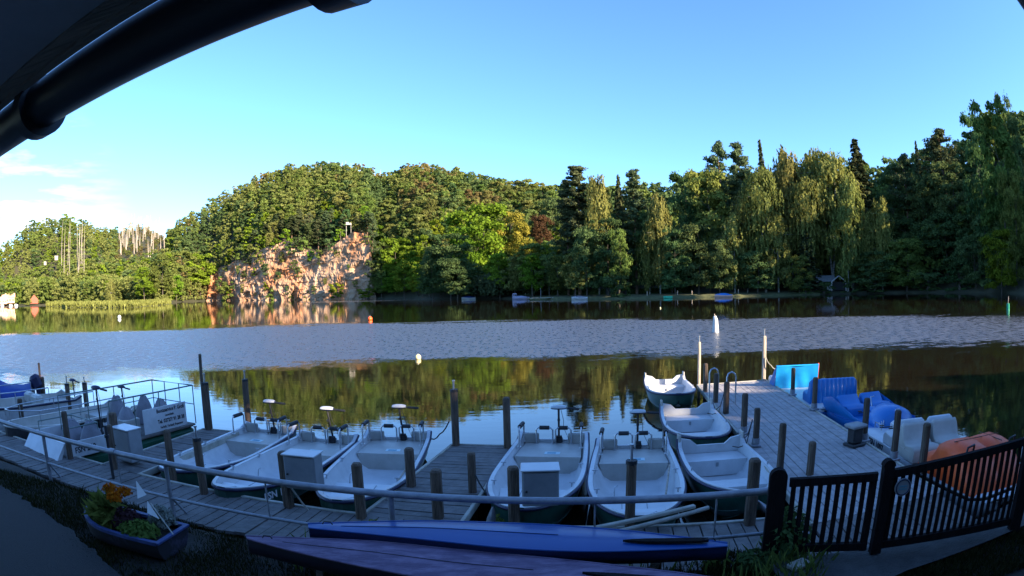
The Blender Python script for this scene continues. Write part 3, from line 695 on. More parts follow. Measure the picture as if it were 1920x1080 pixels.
# pines on the brow of the cliff
for i, (px, dR, yt) in enumerate([(700, 10, 400), (690, 14, 396), (676, 15, 402), (562, 16, 392), (548, 15, 405), (580, 17, 398), (598, 15, 408), (612, 18, 395), (532, 16, 412), (520, 20, 400), (645, 15, 404), (480, 16, 430), (622, 22, 390), (500, 18, 420)]):
    a = az(px); rs = land(a)[0]; hero('pine_' + 'abc'[i % 3], px, rs + dR + 5, yt, 24, 'thin pine on the brow above the rock cliff', 'pines on the brow of the cliff')
# bare dead trunks
M_snag = pm('silvered_dead_wood', (.36, .30, .24), (.55, .48, .40), rough=.9, scale=1, stretch=(3, 3, .5))
dm = []
for sd in range(4):
    rg = random.Random(sd + 40); mb = MB(); mb.tube([V(0, 0, 0), V(.1, 0, 8), V(rg.uniform(-.3, .3), 0, 15), V(rg.uniform(-.6, .6), .1, 20)], 1, 6, radii=[.34, .27, .18, .05])
    for k in range(16):
        z = rg.uniform(7, 19); th = rg.uniform(0, 6.28); L = rg.uniform(.4, 1.6) * (1.1 - z / 24); mb.tube([V(0, 0, z), V(cos(th) * L, sin(th) * L, z + rg.uniform(-.4, .3))], 1, 4, radii=[.07, .02])
    o = mb.build('dead_tree', M_snag); dm.append(o.data); bpy.data.objects.remove(o)
def snag(px, R, yt, where, h=None):
    a = az(px); p0 = pol(a, R); h = h or height_at(px, yt, R) - p0.z + .5
    if h < 5: return
    o = bpy.data.objects.new('dead_tree', rs_.choice(dm)); COL.objects.link(o); o.location = p0 - V(0, 0, .5); s = h / 20; w_ = .5 if 'far left' in where else .95; o.scale = (w_, w_, s); o.rotation_euler = (rs_.uniform(-.03, .03), rs_.uniform(-.03, .03), rs_.uniform(0, 6))
    tag(o, 'bare pale dead trunk ' + where, 'dead tree', 'dead trunks ' + where)
rs_ = random.Random(3)
for i in range(64):
    px = 224 + i * 1.36 + rs_.uniform(-1, 1); R_ = rs_.uniform(440, 715); p_ = pol(az(px), R_); d_ = ray(px, 500); snag(px, R_, None, 'on the cleared hilltop at the left', rs_.uniform(14, 20))
for px, yt in [(116, 412), (120, 420), (127, 409), (131, 418), (146, 405), (149, 411), (152, 404), (155, 412), (158, 420), (147, 420)]: snag(px, 425 + rs_.uniform(-25, 10), yt, 'on the far left hill')
for i in range(26): px = 588 + i * 5.6 + rs_.uniform(-3, 3); snag(px, rs_.uniform(398, 432), (303 if px < 690 else 316) + rs_.uniform(-2, 10), 'on the ridge above the rock cliff')
for px, yt in [(826, 324), (834, 322), (845, 330), (762, 322), (775, 330), (808, 328), (870, 340)]: snag(px, 405, yt, 'on the ridge right of the cliff')
# ================================================================== THE LANDING: ground, walkways, rail, boathouse
GZ = .52; DZ = .45
M_asphalt = pm('asphalt', (.005, .0055, .007), (.013, .014, .017), rough=.95, scale=30, bump=.3, bscale=90)
M_soil = pm('soil', (.010, .009, .007), (.024, .021, .014), rough=1, scale=3, bump=.6, bscale=14)
M_concrete = pm('concrete', (.035, .035, .034), (.075, .075, .072), rough=.95, scale=2.5, bump=.3, bscale=30)
M_deck = pm('weathered_deck', (.23, .21, .205), (.42, .39, .38), rough=.85, scale=5, bump=.5, bscale=9, stretch=(1, 1, 1), contrast=(.3, .75))
M_deckdark = pm('weathered_deck_dark', (.075, .068, .062), (.20, .18, .17), rough=.8, scale=3, bump=.5, bscale=9, contrast=(.3, .75))  # same planks in a darker tone
M_beam = pm('pale_edge_beam', (.27, .25, .20), (.46, .44, .38), rough=.85, scale=3, bump=.2)
M_post = pm('post_wood', (.060, .040, .026), (.15, .105, .075), rough=.85, scale=4, stretch=(4, 4, .5), bump=.5, obj_var=.25)
M_postlight = pm('post_wood_pale', (.30, .24, .18), (.55, .46, .37), rough=.85, scale=4, stretch=(4, 4, .5), bump=.3)  # paler wood tone for outer pier posts, oars and poles
M_rail = pm('galvanised_tube', (.20, .21, .23), (.32, .33, .36), rough=.45, metal=.35, scale=6, bump=.05)
M_steel = pm('bright_steel', (.45, .46, .48), (.6, .61, .63), rough=.3, metal=.8, scale=8)
M_black = pm('black_rubber', (.012, .012, .014), (.03, .03, .034), rough=.6, scale=9)
M_blackgate = pm('gate_stain', (.005, .004, .005), (.012, .009, .010), spec=.15, rough=.9, scale=5, stretch=(3, 3, .6), bump=.3)
M_white = pm('white_gelcoat', (.44, .45, .46), (.60, .61, .62), rough=.35, scale=2.0, bump=.02, contrast=(.25, .6), detail=8)
M_offwhite = pm('off_white_gelcoat', (.36, .34, .30), (.48, .46, .42), rough=.45, scale=2.5, bump=.02, contrast=(.3, .65), detail=8)
M_green_hull = pm('dark_green_hull', (.010, .045, .034), (.022, .085, .062), rough=.35, scale=3, coat=.3)
M_navy = pm('navy_rim', (.008, .010, .040), (.016, .020, .07), rough=.5, scale=5)
M_blue = pm('blue_plastic', (.004, .13, .42), (.010, .20, .55), rough=.4, scale=2, coat=.2, contrast=(.2, .8))
M_cyan = pm('bright_blue_plastic', (.01, .30, .72), (.02, .42, .85), rough=.4, scale=2, coat=.2)
M_orange = pm('orange_plastic', (.78, .085, .012), (.90, .13, .02), rough=.45, scale=3)
M_cabinet = pm('grey_cabinet', (.20, .21, .22), (.29, .30, .31), rough=.5, scale=2, bump=.02)
M_tarp = pm('grey_tarpaulin', (.17, .165, .185), (.27, .26, .29), rough=.7, scale=2, bump=.5, bscale=5)
M_bluetarp = pm('blue_tarpaulin', (.006, .035, .20), (.012, .06, .30), rough=.6, scale=2, bump=.5, bscale=4)
M_water_in = M_black

# ---- near ground: one sheet from the dock edge back under the boathouse
def dock_near(x): return 5.86 - .158 * (x - 0.0)           # landward edge of the walkway
xs = np.concatenate([np.linspace(-60, -14, 18), np.linspace(-13, 12, 101), np.linspace(14, 60, 18)]); rows = []
def shore_y(x): return dock_near(x) + .30 if x < 6.2 else max(-2.0, dock_near(6.2) + .18 - (x - 6.2) * .28)
for f in [0, .02, .05, .09] + list(np.linspace(.12, 1, 60) ** 1.5):
    row = []
    for x in xs:
        y1 = shore_y(x); y = y1 + .9 - f * (y1 + 60.9); d = y1 - y
        z = GZ - .05 + mnoise.noise(V(x * .8, y * .8, 0)) * .035 + mnoise.noise(V(x * 3, y * 3, 4)) * .012 - .09 * ss((.5 - d) / .5) if d > .05 else GZ - .14 - ss((.05 - d) / .9) * 1.3
        if y < -12: z += (-12 - y) * .28
        row.append(V(x, y, z))
    rows.append(row)
mb = MB(); mb.grid(rows); tag(mb.build('ground', M_soil), kind='structure')
def sheet(name, pts, mat, z):
    mb = MB(); mb.add([(p[0], p[1], z) for p in pts], [tuple(range(len(pts)))]); return tag(mb.build(name, mat), kind='structure')
def up(P): return P
pa = [at(-60, 905, GZ), at(0, 915, GZ), at(60, 945, GZ), at(120, 990, GZ), at(180, 1035, GZ), at(235, 1085, GZ), at(260, 1130, GZ)]
pa2 = []
for a_, b_ in zip(pa, pa[1:]):
    for k in range(14): q_ = a_.lerp(b_, k / 14); pa2.append(q_ + V(mnoise.noise(q_ * 3.1) * .10 + mnoise.noise(q_ * 11) * .05, mnoise.noise(q_ * 2.7 + V(5, 0, 0)) * .10 + mnoise.noise(q_ * 9 + V(5, 0, 0)) * .05, 0))
sheet('asphalt_path', [(p.x, p.y) for p in pa2][::-1] + [(-30, 9.0)] + [(-30, -8), (-1.5, -8), (-1.8, 2)], M_asphalt, GZ + .035)
pc = [at(1440, 1062, GZ), at(1530, 1048, GZ), at(1640, 1030, GZ), at(1760, 1000, GZ), at(1850, 972, GZ), at(1925, 930, GZ), at(1990, 900, GZ), at(1930, 985, GZ), at(1800, 1040, GZ), at(1700, 1075, GZ), at(1620, 1110, GZ), at(1480, 1120, GZ)]
sheet('concrete_apron', [(p.x, p.y) for p in pc][::-1], M_concrete, GZ + .04)

# grass as ground cover
def blades(name, n, region, hmin, hmax, mat, label, seed=1, cat='grass', wdt=.006, z0=GZ - .03):
    rng = np.random.default_rng(seed); P = region(rng, n); m = len(P); h = rng.uniform(hmin, hmax, m); a = rng.uniform(0, 2 * pi, m); ln = rng.normal(size=(m, 2)) * .35 * h[:, None]
    dx, dy = np.cos(a) * wdt, np.sin(a) * wdt; z = np.full(m, z0)
    q = np.stack([np.stack([P[:, 0] - dx, P[:, 1] - dy, z], 1), np.stack([P[:, 0] + dx, P[:, 1] + dy, z], 1), np.stack([P[:, 0] + ln[:, 0] * .5 + dx * .7, P[:, 1] + ln[:, 1] * .5 + dy * .7, z + h * .65], 1), np.stack([P[:, 0] + ln[:, 0], P[:, 1] + ln[:, 1], z + h], 1)], 1)
    me = np_mesh(name, q.reshape(-1, 3), np.arange(m * 4).reshape(-1, 4), [mat], tint=rng.uniform(0, 1, m)); o = bpy.data.objects.new(name, me); COL.objects.link(o)
    return tag(o, label, cat, kind='stuff')
LM['grass'] = leaf_mat('grass_blades', (.012, .016, .005), (.045, .045, .018), trans=.2, var=.0, hue=0)
def inside(P, poly):
    c = np.zeros(len(P), bool); n = len(poly)
    for i in range(n):
        (x0, y0), (x1, y1) = poly[i], poly[(i + 1) % n]
        c ^= ((P[:, 1] < y0) != (P[:, 1] < y1)) & (P[:, 0] < (x1 - x0) * (P[:, 1] - y0) / ((y1 - y0) or 1e-9) + x0)
    return c
gl = [at(x, y, GZ) for x, y in ((-20, 874), (60, 893), (150, 914), (250, 944), (350, 978), (450, 1008), (560, 1040), (700, 1060), (900, 1140), (250, 1120), (165, 1048), (85, 982), (40, 946), (-20, 918))]
gr = [at(x, y, GZ) for x, y in ((1925, 985), (1800, 1040), (1650, 1072), (1480, 1062), (1380, 1030), (1150, 1085), (1400, 1120), (1700, 1130), (1925, 1060))]
glp = [(p.x, p.y) for p in gl]; grp = [(p.x, p.y) for p in gr]
def reg(polys):
    def f(rng, n):
        out = []
        for poly in polys:
            a = np.array(poly); P = rng.uniform(a.min(0), a.max(0), (n, 2)); P = P[inside(P, poly)]
            k = np.array([mnoise.noise(V(p[0] * 1.3, p[1] * 1.3, 7)) for p in P[:, :2]]) if len(P) else np.zeros(0); out.append(P[k > rng.uniform(-.6, .25, len(P))])
        return np.concatenate(out)
    return f
blades('grass', 60000, reg([glp, grp]), .03, .085, LM['grass'], 'short dry grass growing on the bank beside the walkway')
blades('weeds', 600, reg([[(-2.6, 5.5), (2.6, 4.8), (2.8, 5.5), (-2.6, 6.3)], [(2.2, 4.9), (3.2, 5.4), (3.6, 5.2), (3.0, 4.6)]]), .12, .34, LM['green'], 'taller green weeds growing under the upturned boats and at the gate', 3, 'weeds', .012)

# ---- decks
def deck(name, label, A, B, Cc, D, n, mat, along=True, beam=True, thick=.045, group=None):
    """A near-left, B near-right, Cc far-right, D far-left (plan points); n boards; boards laid across (along=False) or lengthwise"""
    A, B, Cc, D = (V(*p) for p in (A, B, Cc, D)); mb = MB(); rg = random.Random(len(label))
    for i in range(n):
        f0, f1 = (i + .04) / n, (i + .96) / n
        if along: q = [A.lerp(B, f0), A.lerp(B, f1), D.lerp(Cc, f1), D.lerp(Cc, f0)]
        else: q = [A.lerp(D, f0), B.lerp(Cc, f0), B.lerp(Cc, f1), A.lerp(D, f1)]
        dz = rg.uniform(-.006, .006); e = rg.uniform(-.012, .012)
        mb.prism([(p.x + (e if not along else 0), p.y + (e if along else 0)) for p in q], DZ - thick + dz, DZ + dz)
    root = thing(name, label, 'walkway' if 'walkway' in name else 'pier', (A.x, A.y, 0), 0, group)
    def b_(nm, m, mbx): o = mbx.build(nm, m); me = o.data; me.transform(Matrix.Translation((-A.x, -A.y, 0))); adopt(o, root); return o
    b_('deck_boards', mat, mb)
    mb = MB()
    for f in (.12, .5, .88):
        p, q = (A.lerp(B, f), D.lerp(Cc, f)); v = (q - p); a = atan2(v.y, v.x); c = (p + q) / 2
        mb.box((c.x, c.y, DZ - .13), (v.length, .10, .15), a)
    b_('joist', M_post, mb)
    if beam:
        for p, q in ((A, D), (D, Cc), (Cc, B)):
            if beam != 'all' and (p, q) == (D, Cc) and beam == 'sides': continue
            v = q - p; a = atan2(v.y, v.x); nrm = V(-v.y, v.x).normalized(); c = (p + q) / 2 + nrm * .035
            mb = MB(); mb.box((c.x, c.y, DZ - .045), (v.length + .05, .055, .125), a, bev=.008); b_('edge_beam', M_beam, mb)
    return root
deck('walkway', 'long grey plank walkway running behind the tube railing along the bank', (-12.6, dock_near(-12.6) + .05), (3.75, dock_near(3.75)), (3.9, 6.55), (-12.4, 9.02), 88, M_deckdark, along=False if False else True) if False else None
# the walkway's boards run across it, so they are laid one after the other from left to right
def walkway():
    mb = MB(); x = -13.0; rg = random.Random(2)
    root = thing('walkway', 'long grey plank walkway running behind the tube railing along the bank', 'walkway', (0, 7, 0))
    far = lambda x: 7.16 - .153 * x
    while x < 6.0:
        w = rg.uniform(.17, .19); k = .22                                             # boards lie a little askew
        y0, y1 = dock_near(x) + .03, far(x) - .01; dz = rg.uniform(-.008, .008); e = rg.uniform(-.03, .03)
        if x > 3.7: y1 = 6.25
        mb.prism([(x - k * .5, y0 + e - 7), (x + w - .014 - k * .5, y0 + e - 7), (x + w - .014 + k * .5, y1 - 7), (x + k * .5, y1 - 7)], DZ - .045 + dz, DZ + dz); x += w
    mb.build('deck_boards', M_deckdark, root)
    mb = MB()
    for yy in (.72, 1.05): mb.box((-4.6, 7.86 - 7 - yy + .05, DZ - .13), (17.5, .09, .15), atan2(-.153, 1))
    mb.build('joist', M_post, root)
    for xa, xb in ((-13, -7.75), (-6.72, -2.15), (-.78, 3.72)):
        c = (xa + xb) / 2; mb = MB(); mb.box((c, far(c) + .03 - 7, DZ - .04), (abs(xb - xa), .06, .12), atan2(-.153, 1), bev=.008); mb.build('edge_beam', M_beam, root)
walkway()
deck('finger_pier', 'narrow plank pier between the pontoon boats and the leftmost motorboat', (-7.76, 8.35), (-6.72, 8.2), (-6.36, 11.8), (-7.3, 11.86), 21, M_deckdark, along=False, group='plank piers')
deck('finger_pier', 'short dark plank pier between the two middle motorboats', (-2.15, 7.5), (-.80, 7.3), (-.08, 11.25), (-1.26, 11.42), 24, M_deckdark, along=False, group='plank piers')
deck('boat_pier', 'wide pale plank pier running out between the rowing boats and the pedal boats', (3.86, 6.27), (6.25, 6.27), (8.07, 17.15), (5.74, 17.2), 13, M_deck, along=True, group='plank piers')

# ---- mooring posts, one by one
def mpost(name, label, x, y, z1, w=.13, rod=0.0, mat=None, z0=-1.0, lean=(0, 0), cap=False, foot=False):
    root = thing(name, label, 'post', (x, y, 0), random.uniform(-.3, .3), 'wooden mooring posts'); h = w / 2
    mb = MB(); ring = []
    for z, k in ((z0, 1), (z1 - .03, .97), (z1, .72)):
        ring.append([V(sx * h * k + lean[0] * max(0, z), sy * h * k + lean[1] * max(0, z), z) for sx, sy in ((-1, -.6), (-.6, -1), (.6, -1), (1, -.6), (1, .6), (.6, 1), (-.6, 1), (-1, .6))])
    mb.grid(ring, smooth=False, closed=True); mb.add(ring[-1], [tuple(range(8))]); mb.build('shaft', mat or M_post, root)
    tp = V(lean[0] * z1, lean[1] * z1, z1)
    if rod: mb = MB(); mb.tube([tp, tp + V(0, 0, rod)], .018, 7); mb.tube([tp + V(0, 0, rod), tp + V(0, 0, rod + .03)], .03, 7); mb.build('rod', M_steel, root)
    if cap: mb = MB(); mb.tube([tp - V(0, 0, .04), tp + V(0, 0, .015)], w * .58, 8); mb.build('cap', M_black, root)
    if foot: mb = MB(); mb.box((0, 0, DZ + .03), (w * 1.7, w * 1.7, .05), bev=.01); mb.tube([V(0, 0, DZ), V(0, 0, DZ + .18)], w * .68, 10); mb.build('foot_sleeve', M_rail, root)
    return root
POSTS = [
 ('tall thin dark post at the outer end of the left plank pier', -7.30, 11.95, 2.23, .07, 0, 0),
 ('thick post beside the tall thin one at the outer end of the left pier', -7.17, 11.87, 1.56, .17, .2, 1),
 ('post standing in the water beyond the stern of the leftmost white motorboat', -6.54, 12.84, 1.52, .14, .2, 1),
 ('tall reddish post with a metal rod at the outer left corner of the middle pier', -1.20, 11.37, 1.60, .14, .17, 1),
 ('plain reddish post at the outer right corner of the middle pier', -.16, 11.15, 1.48, .13, 0, 0),
 ('short dark post on the right side of the middle pier', -.68, 8.57, 1.11, .13, 0, 0),
 ('short dark post at the landward end of the middle pier', -1.09, 7.52, 1.17, .15, 0, 0),
 ('post at the right side of the third white motorboat', -1.69, 8.82, 1.11, .14, 0, 0),
 ('post in front of the bow of the third white motorboat', -2.17, 7.41, 1.27, .14, 0, 0),
 ('post between the bows of the first and second motorboats', -4.96, 7.77, 1.37, .13, .18, 1),
 ('post before the bow of the leftmost white motorboat', -5.86, 8.19, 1.35, .12, 0, 0),
 ('post carrying the grey cabinet before the second motorboat', -3.36, 7.62, 1.32, .15, 0, 0),
 ('post carrying the grey cabinet before the fourth motorboat', -.04, 7.22, 1.30, .15, 0, 0),
 ('dark post with a capped rod before the bow of the fifth motorboat', 1.46, 6.97, 1.38, .13, .2, 1),
 ('stout post before the bow of the nearest rowing boat', 3.03, 6.62, 1.37, .15, 0, 0),
 ('pale slim post at the outer left corner of the wide pier', 5.80, 17.35, 1.79, .09, .16, 2),
 ('sunlit pale post at the outer right corner of the wide pier', 8.03, 17.19, 1.89, .12, .2, 2),
 ('second post from the outer end on the left side of the wide pier', 5.55, 16.0, 1.29, .12, 0, 0),
 ('post beside the curved ladder handrails on the wide pier', 5.31, 14.42, 1.24, .12, 0, 0),
 ('post behind the middle rowing boat on the wide pier', 5.09, 13.05, 1.24, .13, 0, 0),
 ('post beside the bow of the middle rowing boat', 4.74, 11.05, 1.33, .12, 0, 3),
 ('post with a rope at the stern of the nearest rowing boat', 4.60, 10.08, 1.22, .12, 0, 3),
 ('tall reddish post beside the nearest rowing boat', 4.36, 8.46, 1.30, .11, 0, 0),
 ('short post on the wide pier just behind the left gate leaf', 4.78, 8.12, 1.02, .12, 0, 0),
 ('post before the bright blue pedal boat canopy', 7.68, 14.41, 1.23, .11, 0, 3),
 ('post beside the second blue pedal boat', 7.30, 12.46, 1.27, .12, 0, 3),
 ('post in front of the third blue pedal boat', 6.78, 9.38, 1.33, .12, 0, 3),
 ('reddish post with a steel foot beside the white pedal boat', 6.56, 8.03, 1.36, .12, 0, 3),
 ('black post standing in front of the white pedal boat seats', 6.62, 7.23, 1.28, .13, 0, 0),
 ('tall thin dark pole in the water at the far left', -15.5, 13.75, 1.51, .07, 0, 0),
 ('short post beside the thin pole at the far left', -15.1, 13.5, 1.1, .13, 0, 0),
 ('left one of the two reddish posts behind the left boats', -12.76, 12.49, 1.15, .14, .2, 1),
 ('right one of the two reddish posts behind the left boats', -12.5, 13.07, 1.12, .15, .16, 1),
 ('post on the walkway at the bow of the first pontoon boat', -8.70, 8.32, 1.42, .12, 0, 0),
 ('weathered post between the pontoon boat and the left pier', -7.85, 9.0, 1.35, .16, 0, 0),
 ('weathered post leaning beside the left pier landing', -7.35, 8.25, 1.30, .15, 0, 0),
 ('post between the two white boats at the far left', -12.7, 10.31, 1.05, .14, 0, 0),
]
for lab, x, y, z1, w, rod, kd in POSTS:
    mpost('mooring_post', 'wooden ' + lab if 'wooden' not in lab and len(lab.split()) < 16 else lab, x, y, z1, w, rod, M_postlight if kd == 2 else None, cap=(kd == 1), foot=(kd == 3))

# ---- tube railing along the bank
root = thing('railing', 'grey steel tube railing running along the whole bank in front of the boats', 'railing', (0, 6.05, GZ))
rl = lambda x: V(x, -.131 * x, 0)
R1 = 1.27 - GZ; R2 = .74 - GZ
mb = MB(); mb.tube([rl(x) + V(0, 0, R1 + .03 * sin(x * .3) * .3) for x in np.linspace(-12.5, 2.95, 20)], .043, 12); mb.build('handrail', M_rail, root)
mb = MB(); mb.tube([rl(x) + V(0, 0, R2) for x in np.linspace(-12.5, 2.95, 12)], .024, 8); mb.build('lower_rail', M_rail, root)
for x in (-11.8, -8.15, -4.9, -1.45, 2.92): mb = MB(); mb.tube([rl(x) - V(0, 0, .4), rl(x) + V(0, 0, R1)], .036, 10); mb.build('rail_post', M_rail, root)
for x in (-6.0, -3.15, .85, 2.2): mb = MB(); mb.tube([rl(x) + V(0, 0, R2), rl(x) + V(0, 0, R1)], .012, 6); mb.build('thin_bar', M_rail, root)
for x in (-8.15, -4.9): mb = MB(); mb.tube([rl(x) + V(0, 0, R2 + .02), rl(x + .25) + V(0, .35, -.35)], .02, 6); mb.build('strut', M_rail, root)
mb = MB(); mb.tube([rl(-6.08) - V(.06, -.008, -R1), rl(-6.08) + V(.06, -.008, R1)], .05, 12); mb.build('tube_joint', M_rail, root)

# ---- boathouse under whose eave the camera hangs
ex = V(.951, -.309, 0); ey = V(.309, .951, 0)
def bh(t, y, z): p = ex * t + ey * y; return V(p.x, p.y, EYE + z)
M_soffit = pm('soffit_panel', (.42, .44, .50), (.52, .54, .62), rough=.8, scale=1.5, bump=.3, bscale=3)
M_fascia = pm('fascia_board', (.30, .26, .24), (.45, .38, .34), rough=.8, scale=4, stretch=(.3, 3, 3), bump=.5)
M_gutter = pm('dark_gutter', (.010, .012, .020), (.022, .025, .036), rough=.45, scale=4, bump=.05)
M_wallp = pm('boathouse_plaster', (.30, .28, .24), (.40, .38, .33), rough=.9, scale=2, bump=.3)
M_roof = pm('roof_felt', (.05, .045, .045), (.08, .075, .07), rough=.95, scale=6, bump=.4)
root = thing('boathouse', 'dark boathouse eave and roof edge overhanging the top left of the view', 'building', (0, 0, 0))
L0, L1 = -9.0, 7.0
mb = MB(); mb.tube([bh(t, .775, .63) for t in np.linspace(L0, L1, 24)], .080, 28); g_ = mb.build('gutter', M_gutter, root)
for t in (-1.86, -.58, .9, -3.3, 2.4): mb = MB(); mb.tube([bh(t - .035, .775, .625), bh(t + .035, .775, .625)], .105, 28); mb.build('gutter_collar', M_gutter, g_)
for t in (-5.9, -4.1, -2.6, .3, 1.8, 3.4, 5.0): mb = MB(); mb.tube([bh(t, .775 + .084 * cos(q), .63 + .084 * sin(q)) for q in np.linspace(-pi, .2, 12)] , .006, 5); mb.build('gutter_bracket', M_gutter, g_)
def slab(mb, y0, y1, z0, z1, mi=0, t0=L0, t1=L1):
    P = [bh(t0, y0, z0), bh(t1, y0, z0), bh(t1, y1, z0), bh(t0, y1, z0), bh(t0, y0, z1), bh(t1, y0, z1), bh(t1, y1, z1), bh(t0, y1, z1)]
    mb.add(P, [(0, 3, 2, 1), (4, 5, 6, 7), (0, 1, 5, 4), (1, 2, 6, 5), (2, 3, 7, 6), (3, 0, 4, 7)], mi)
mb = MB(); slab(mb, .655, .685, .655, .82); slab(mb, .60, .652, .665, .70); mb.build('fascia', M_fascia, root)
mb = MB()
for k in range(6): t0 = L0 + k * 2.7; slab(mb, -.45, .598, .672, .69, 0, t0, t0 + 2.69)
mb.build('soffit', M_soffit, root)
mb = MB(); slab(mb, -7.0, -.47, -3.4, .66, 0, -5.5, 6.0); mb.build('wall', M_wallp, root)
mb = MB(); P = [bh(L0, .70, .83), bh(L1, .70, .83), bh(L1, -3.7, 3.4), bh(L0, -3.7, 3.4), bh(L0, -8.0, .83), bh(L1, -8.0, .83), bh(L0, -8, .79), bh(L1, -8, .79), bh(L0, .70, .79), bh(L1, .70, .79)]
mb.add(P, [(0, 1, 2, 3), (3, 2, 5, 4), (8, 6, 7, 9), (0, 3, 4, 6, 8), (1, 9, 7, 5, 2), (0, 8, 9, 1), (4, 5, 7, 6)]); mb.build('roof', M_roof, root)
q0, q1 = ray(1883, -88).normalized() * 1.25 + V(0, 0, EYE), ray(1975, 42).normalized() * 1.25 + V(0, 0, EYE)
mb = MB(); mb.tube([q0 + (q0 - q1) * .6, q0, q1, q1 + (q1 - q0) * 2], .045, 12); mb.build('downpipe', M_gutter, root)
# ================================================================== BOATS
def hull_shape(L, W, bow_z=.62, mid_z=.48, st_z=.52, blunt=.42, keel=-.14, horn=.10):
    def hw(t):
        if t < blunt: s = max(0.0, 1 - (1 - t / blunt) ** 2.1); return W / 2 * (.10 + .90 * s ** .62)
        return W / 2 * (1 - .10 * ((t - blunt) / (1 - blunt)) ** 2)
    def sh(t): return mid_z + (bow_z - mid_z) * max(0, 1 - t / .5) ** 1.8 + (st_z - mid_z) * max(0, (t - .5) / .5) ** 2 + horn * ss((t - .95) / .05)
    return hw, sh
def hull_parts(root, L, W, mats, floor=.06, inset=.07, n=22, notch=True, strakes=True, blunt=.42, **kw):
    """mats: (outer, inner, rim). Open boat: outer skin, liner, gunwale strip, transom"""
    hw, sh = hull_shape(L, W, blunt=blunt, **kw); T = [((i / n) ** 1.35) for i in range(n + 1)]
    prof = [(0.0, -.14), (.45, -.13), (.72, -.04), (.86, .12), (.93, .26)]
    rows = []
    for t in T:
        w, s = hw(t), sh(t); h = []
        for k, z in prof:
            rk = max(0, 1 - t / .22) ** 1.6                                  # forefoot sweeps up at the bow
            h.append((w * k, z + (s * .8 - z) * rk * (.9 - k * .4)))
        h += [(w * .985, max(h[-1][1] + .02, s - .10)), (w, s)]
        y = t * L + (0 if t > 0 else 0)
        rows.append([V(-x, y, z) for x, z in h[::-1]] + [V(x, y, z) for x, z in h[1:]])
    mb = MB(); mb.grid(rows); k = len(rows[0]); mb.add(rows[0], [tuple(range(k))]); mb.build('hull', mats[0], root)
    rows2 = []
    for t in T:
        tt = max(t, .035); tt = min(tt, 1 - .045 / L); w, s = hw(tt) - inset, sh(min(t, .95)) if t > .95 else sh(t)
        w = max(.03, w); y = tt * L; fl = floor + .18 * max(0, 1 - t / .35) ** 2
        h = [(0, fl), (w * .60, fl + .01), (w * .80, fl + .10), (w * .86, fl + .2), (w * .96, (s + fl + .2) / 2), (w, s - .012)]
        rows2.append([V(-x, y, z) for x, z in h[::-1]] + [V(x, y, z) for x, z in h[1:]])
    mb = MB(); mb.grid(rows2); mb.add(rows2[0], [tuple(range(len(rows2[0])))]); mb.build('liner', mats[1], root)
    # gunwale: flat rim between the skins with a dark rubbing strake
    mb = MB(); e = len(rows[0]) - 1
    for sd in (0, e):
        rr_ = []
        for a, b in zip(rows, rows2):
            o_, i_ = a[sd], b[0 if sd == 0 else len(b) - 1]; zz = max(o_.z, i_.z) + .006
            rr_.append([V(o_.x, o_.y, o_.z - .01), V(o_.x, o_.y, zz), V(i_.x, i_.y, zz), V(i_.x, i_.y, i_.z - .01)])
        mb.grid(rr_, smooth=False)
    a, b = rows[0], rows2[0]; mb.add([a[0] + V(0, 0, .006), a[e] + V(0, 0, .006), b[-1] + V(0, 0, .006), b[0] + V(0, 0, .006)], [(0, 1, 2, 3)])
    mb.build('gunwale', mats[1], root)
    mb = MB()
    pts = [r[0] + V(-.008, 0, -.035) for r in rows[::-1]] + [r[-1] + V(.008, 0, -.035) for r in rows]
    mb.tube(pts, .026, 6); mb.build('rubbing_strake', mats[2], root)
    if strakes:
        mb = MB()
        for sd in (3, 4):
            for s_ in (sd, len(rows[0]) - 1 - sd): mb.tube([r[s_] * 1.0 for r in rows[2:]], .012, 4)
        mb.build('plank_lines', mats[0], root)
    # transom with a notch for the motor
    w, s = hw(1.0), sh(1.0); dip = .13 if notch else .02
    top = [(-w, s), (-w * .62, s - .05), (-w * .42, s - dip - .03), (w * .42, s - dip - .03), (w * .62, s - .05), (w, s)]
    bot = [(w * .93, .26), (w * .86, .12), (w * .72, -.04), (w * .45, -.13), (-w * .45, -.13), (-w * .72, -.04), (-w * .86, .12), (-w * .93, .26)]
    o_ = top + bot; m = len(o_); P = [V(x, L - .045, z) for x, z in o_] + [V(x, L + .002, z) for x, z in o_]
    mb = MB(); mb.add(P, [tuple(range(m)), tuple(range(2 * m - 1, m - 1, -1))] + [(i, m + i, m + (i + 1) % m, (i + 1) % m) for i in range(m)]); mb.build('transom', mats[1], root)
    return hw, sh
def bench(root, hw, y0, y1, z, L, mat, name='seat', inset=.13, drop=.30, lines=None):
    mb = MB(); P = []
    for y in (y0, y1):
        w = hw(y / L) - inset; P += [V(-w, y, z), V(w, y, z), V(w * .86, y, z - drop), V(-w * .86, y, z - drop)]
    mb.add(P, [(0, 1, 5, 4), (3, 7, 6, 2), (0, 3, 2, 1), (4, 5, 6, 7), (0, 4, 7, 3), (1, 2, 6, 5)])
    o = mb.build(name, mat, root)
    if lines:
        mb = MB(); w = hw(y0 / L) - inset
        for x in lines: mb.box((x * w, (y0 + y1) / 2, z + .003), (.012, (y1 - y0) * .8, .006))
        mb.box((0, y0 + .05, z + .003), (w * 1.3, .012, .006)); mb.build('hatch_joint', M_cabinet, o)
    return o
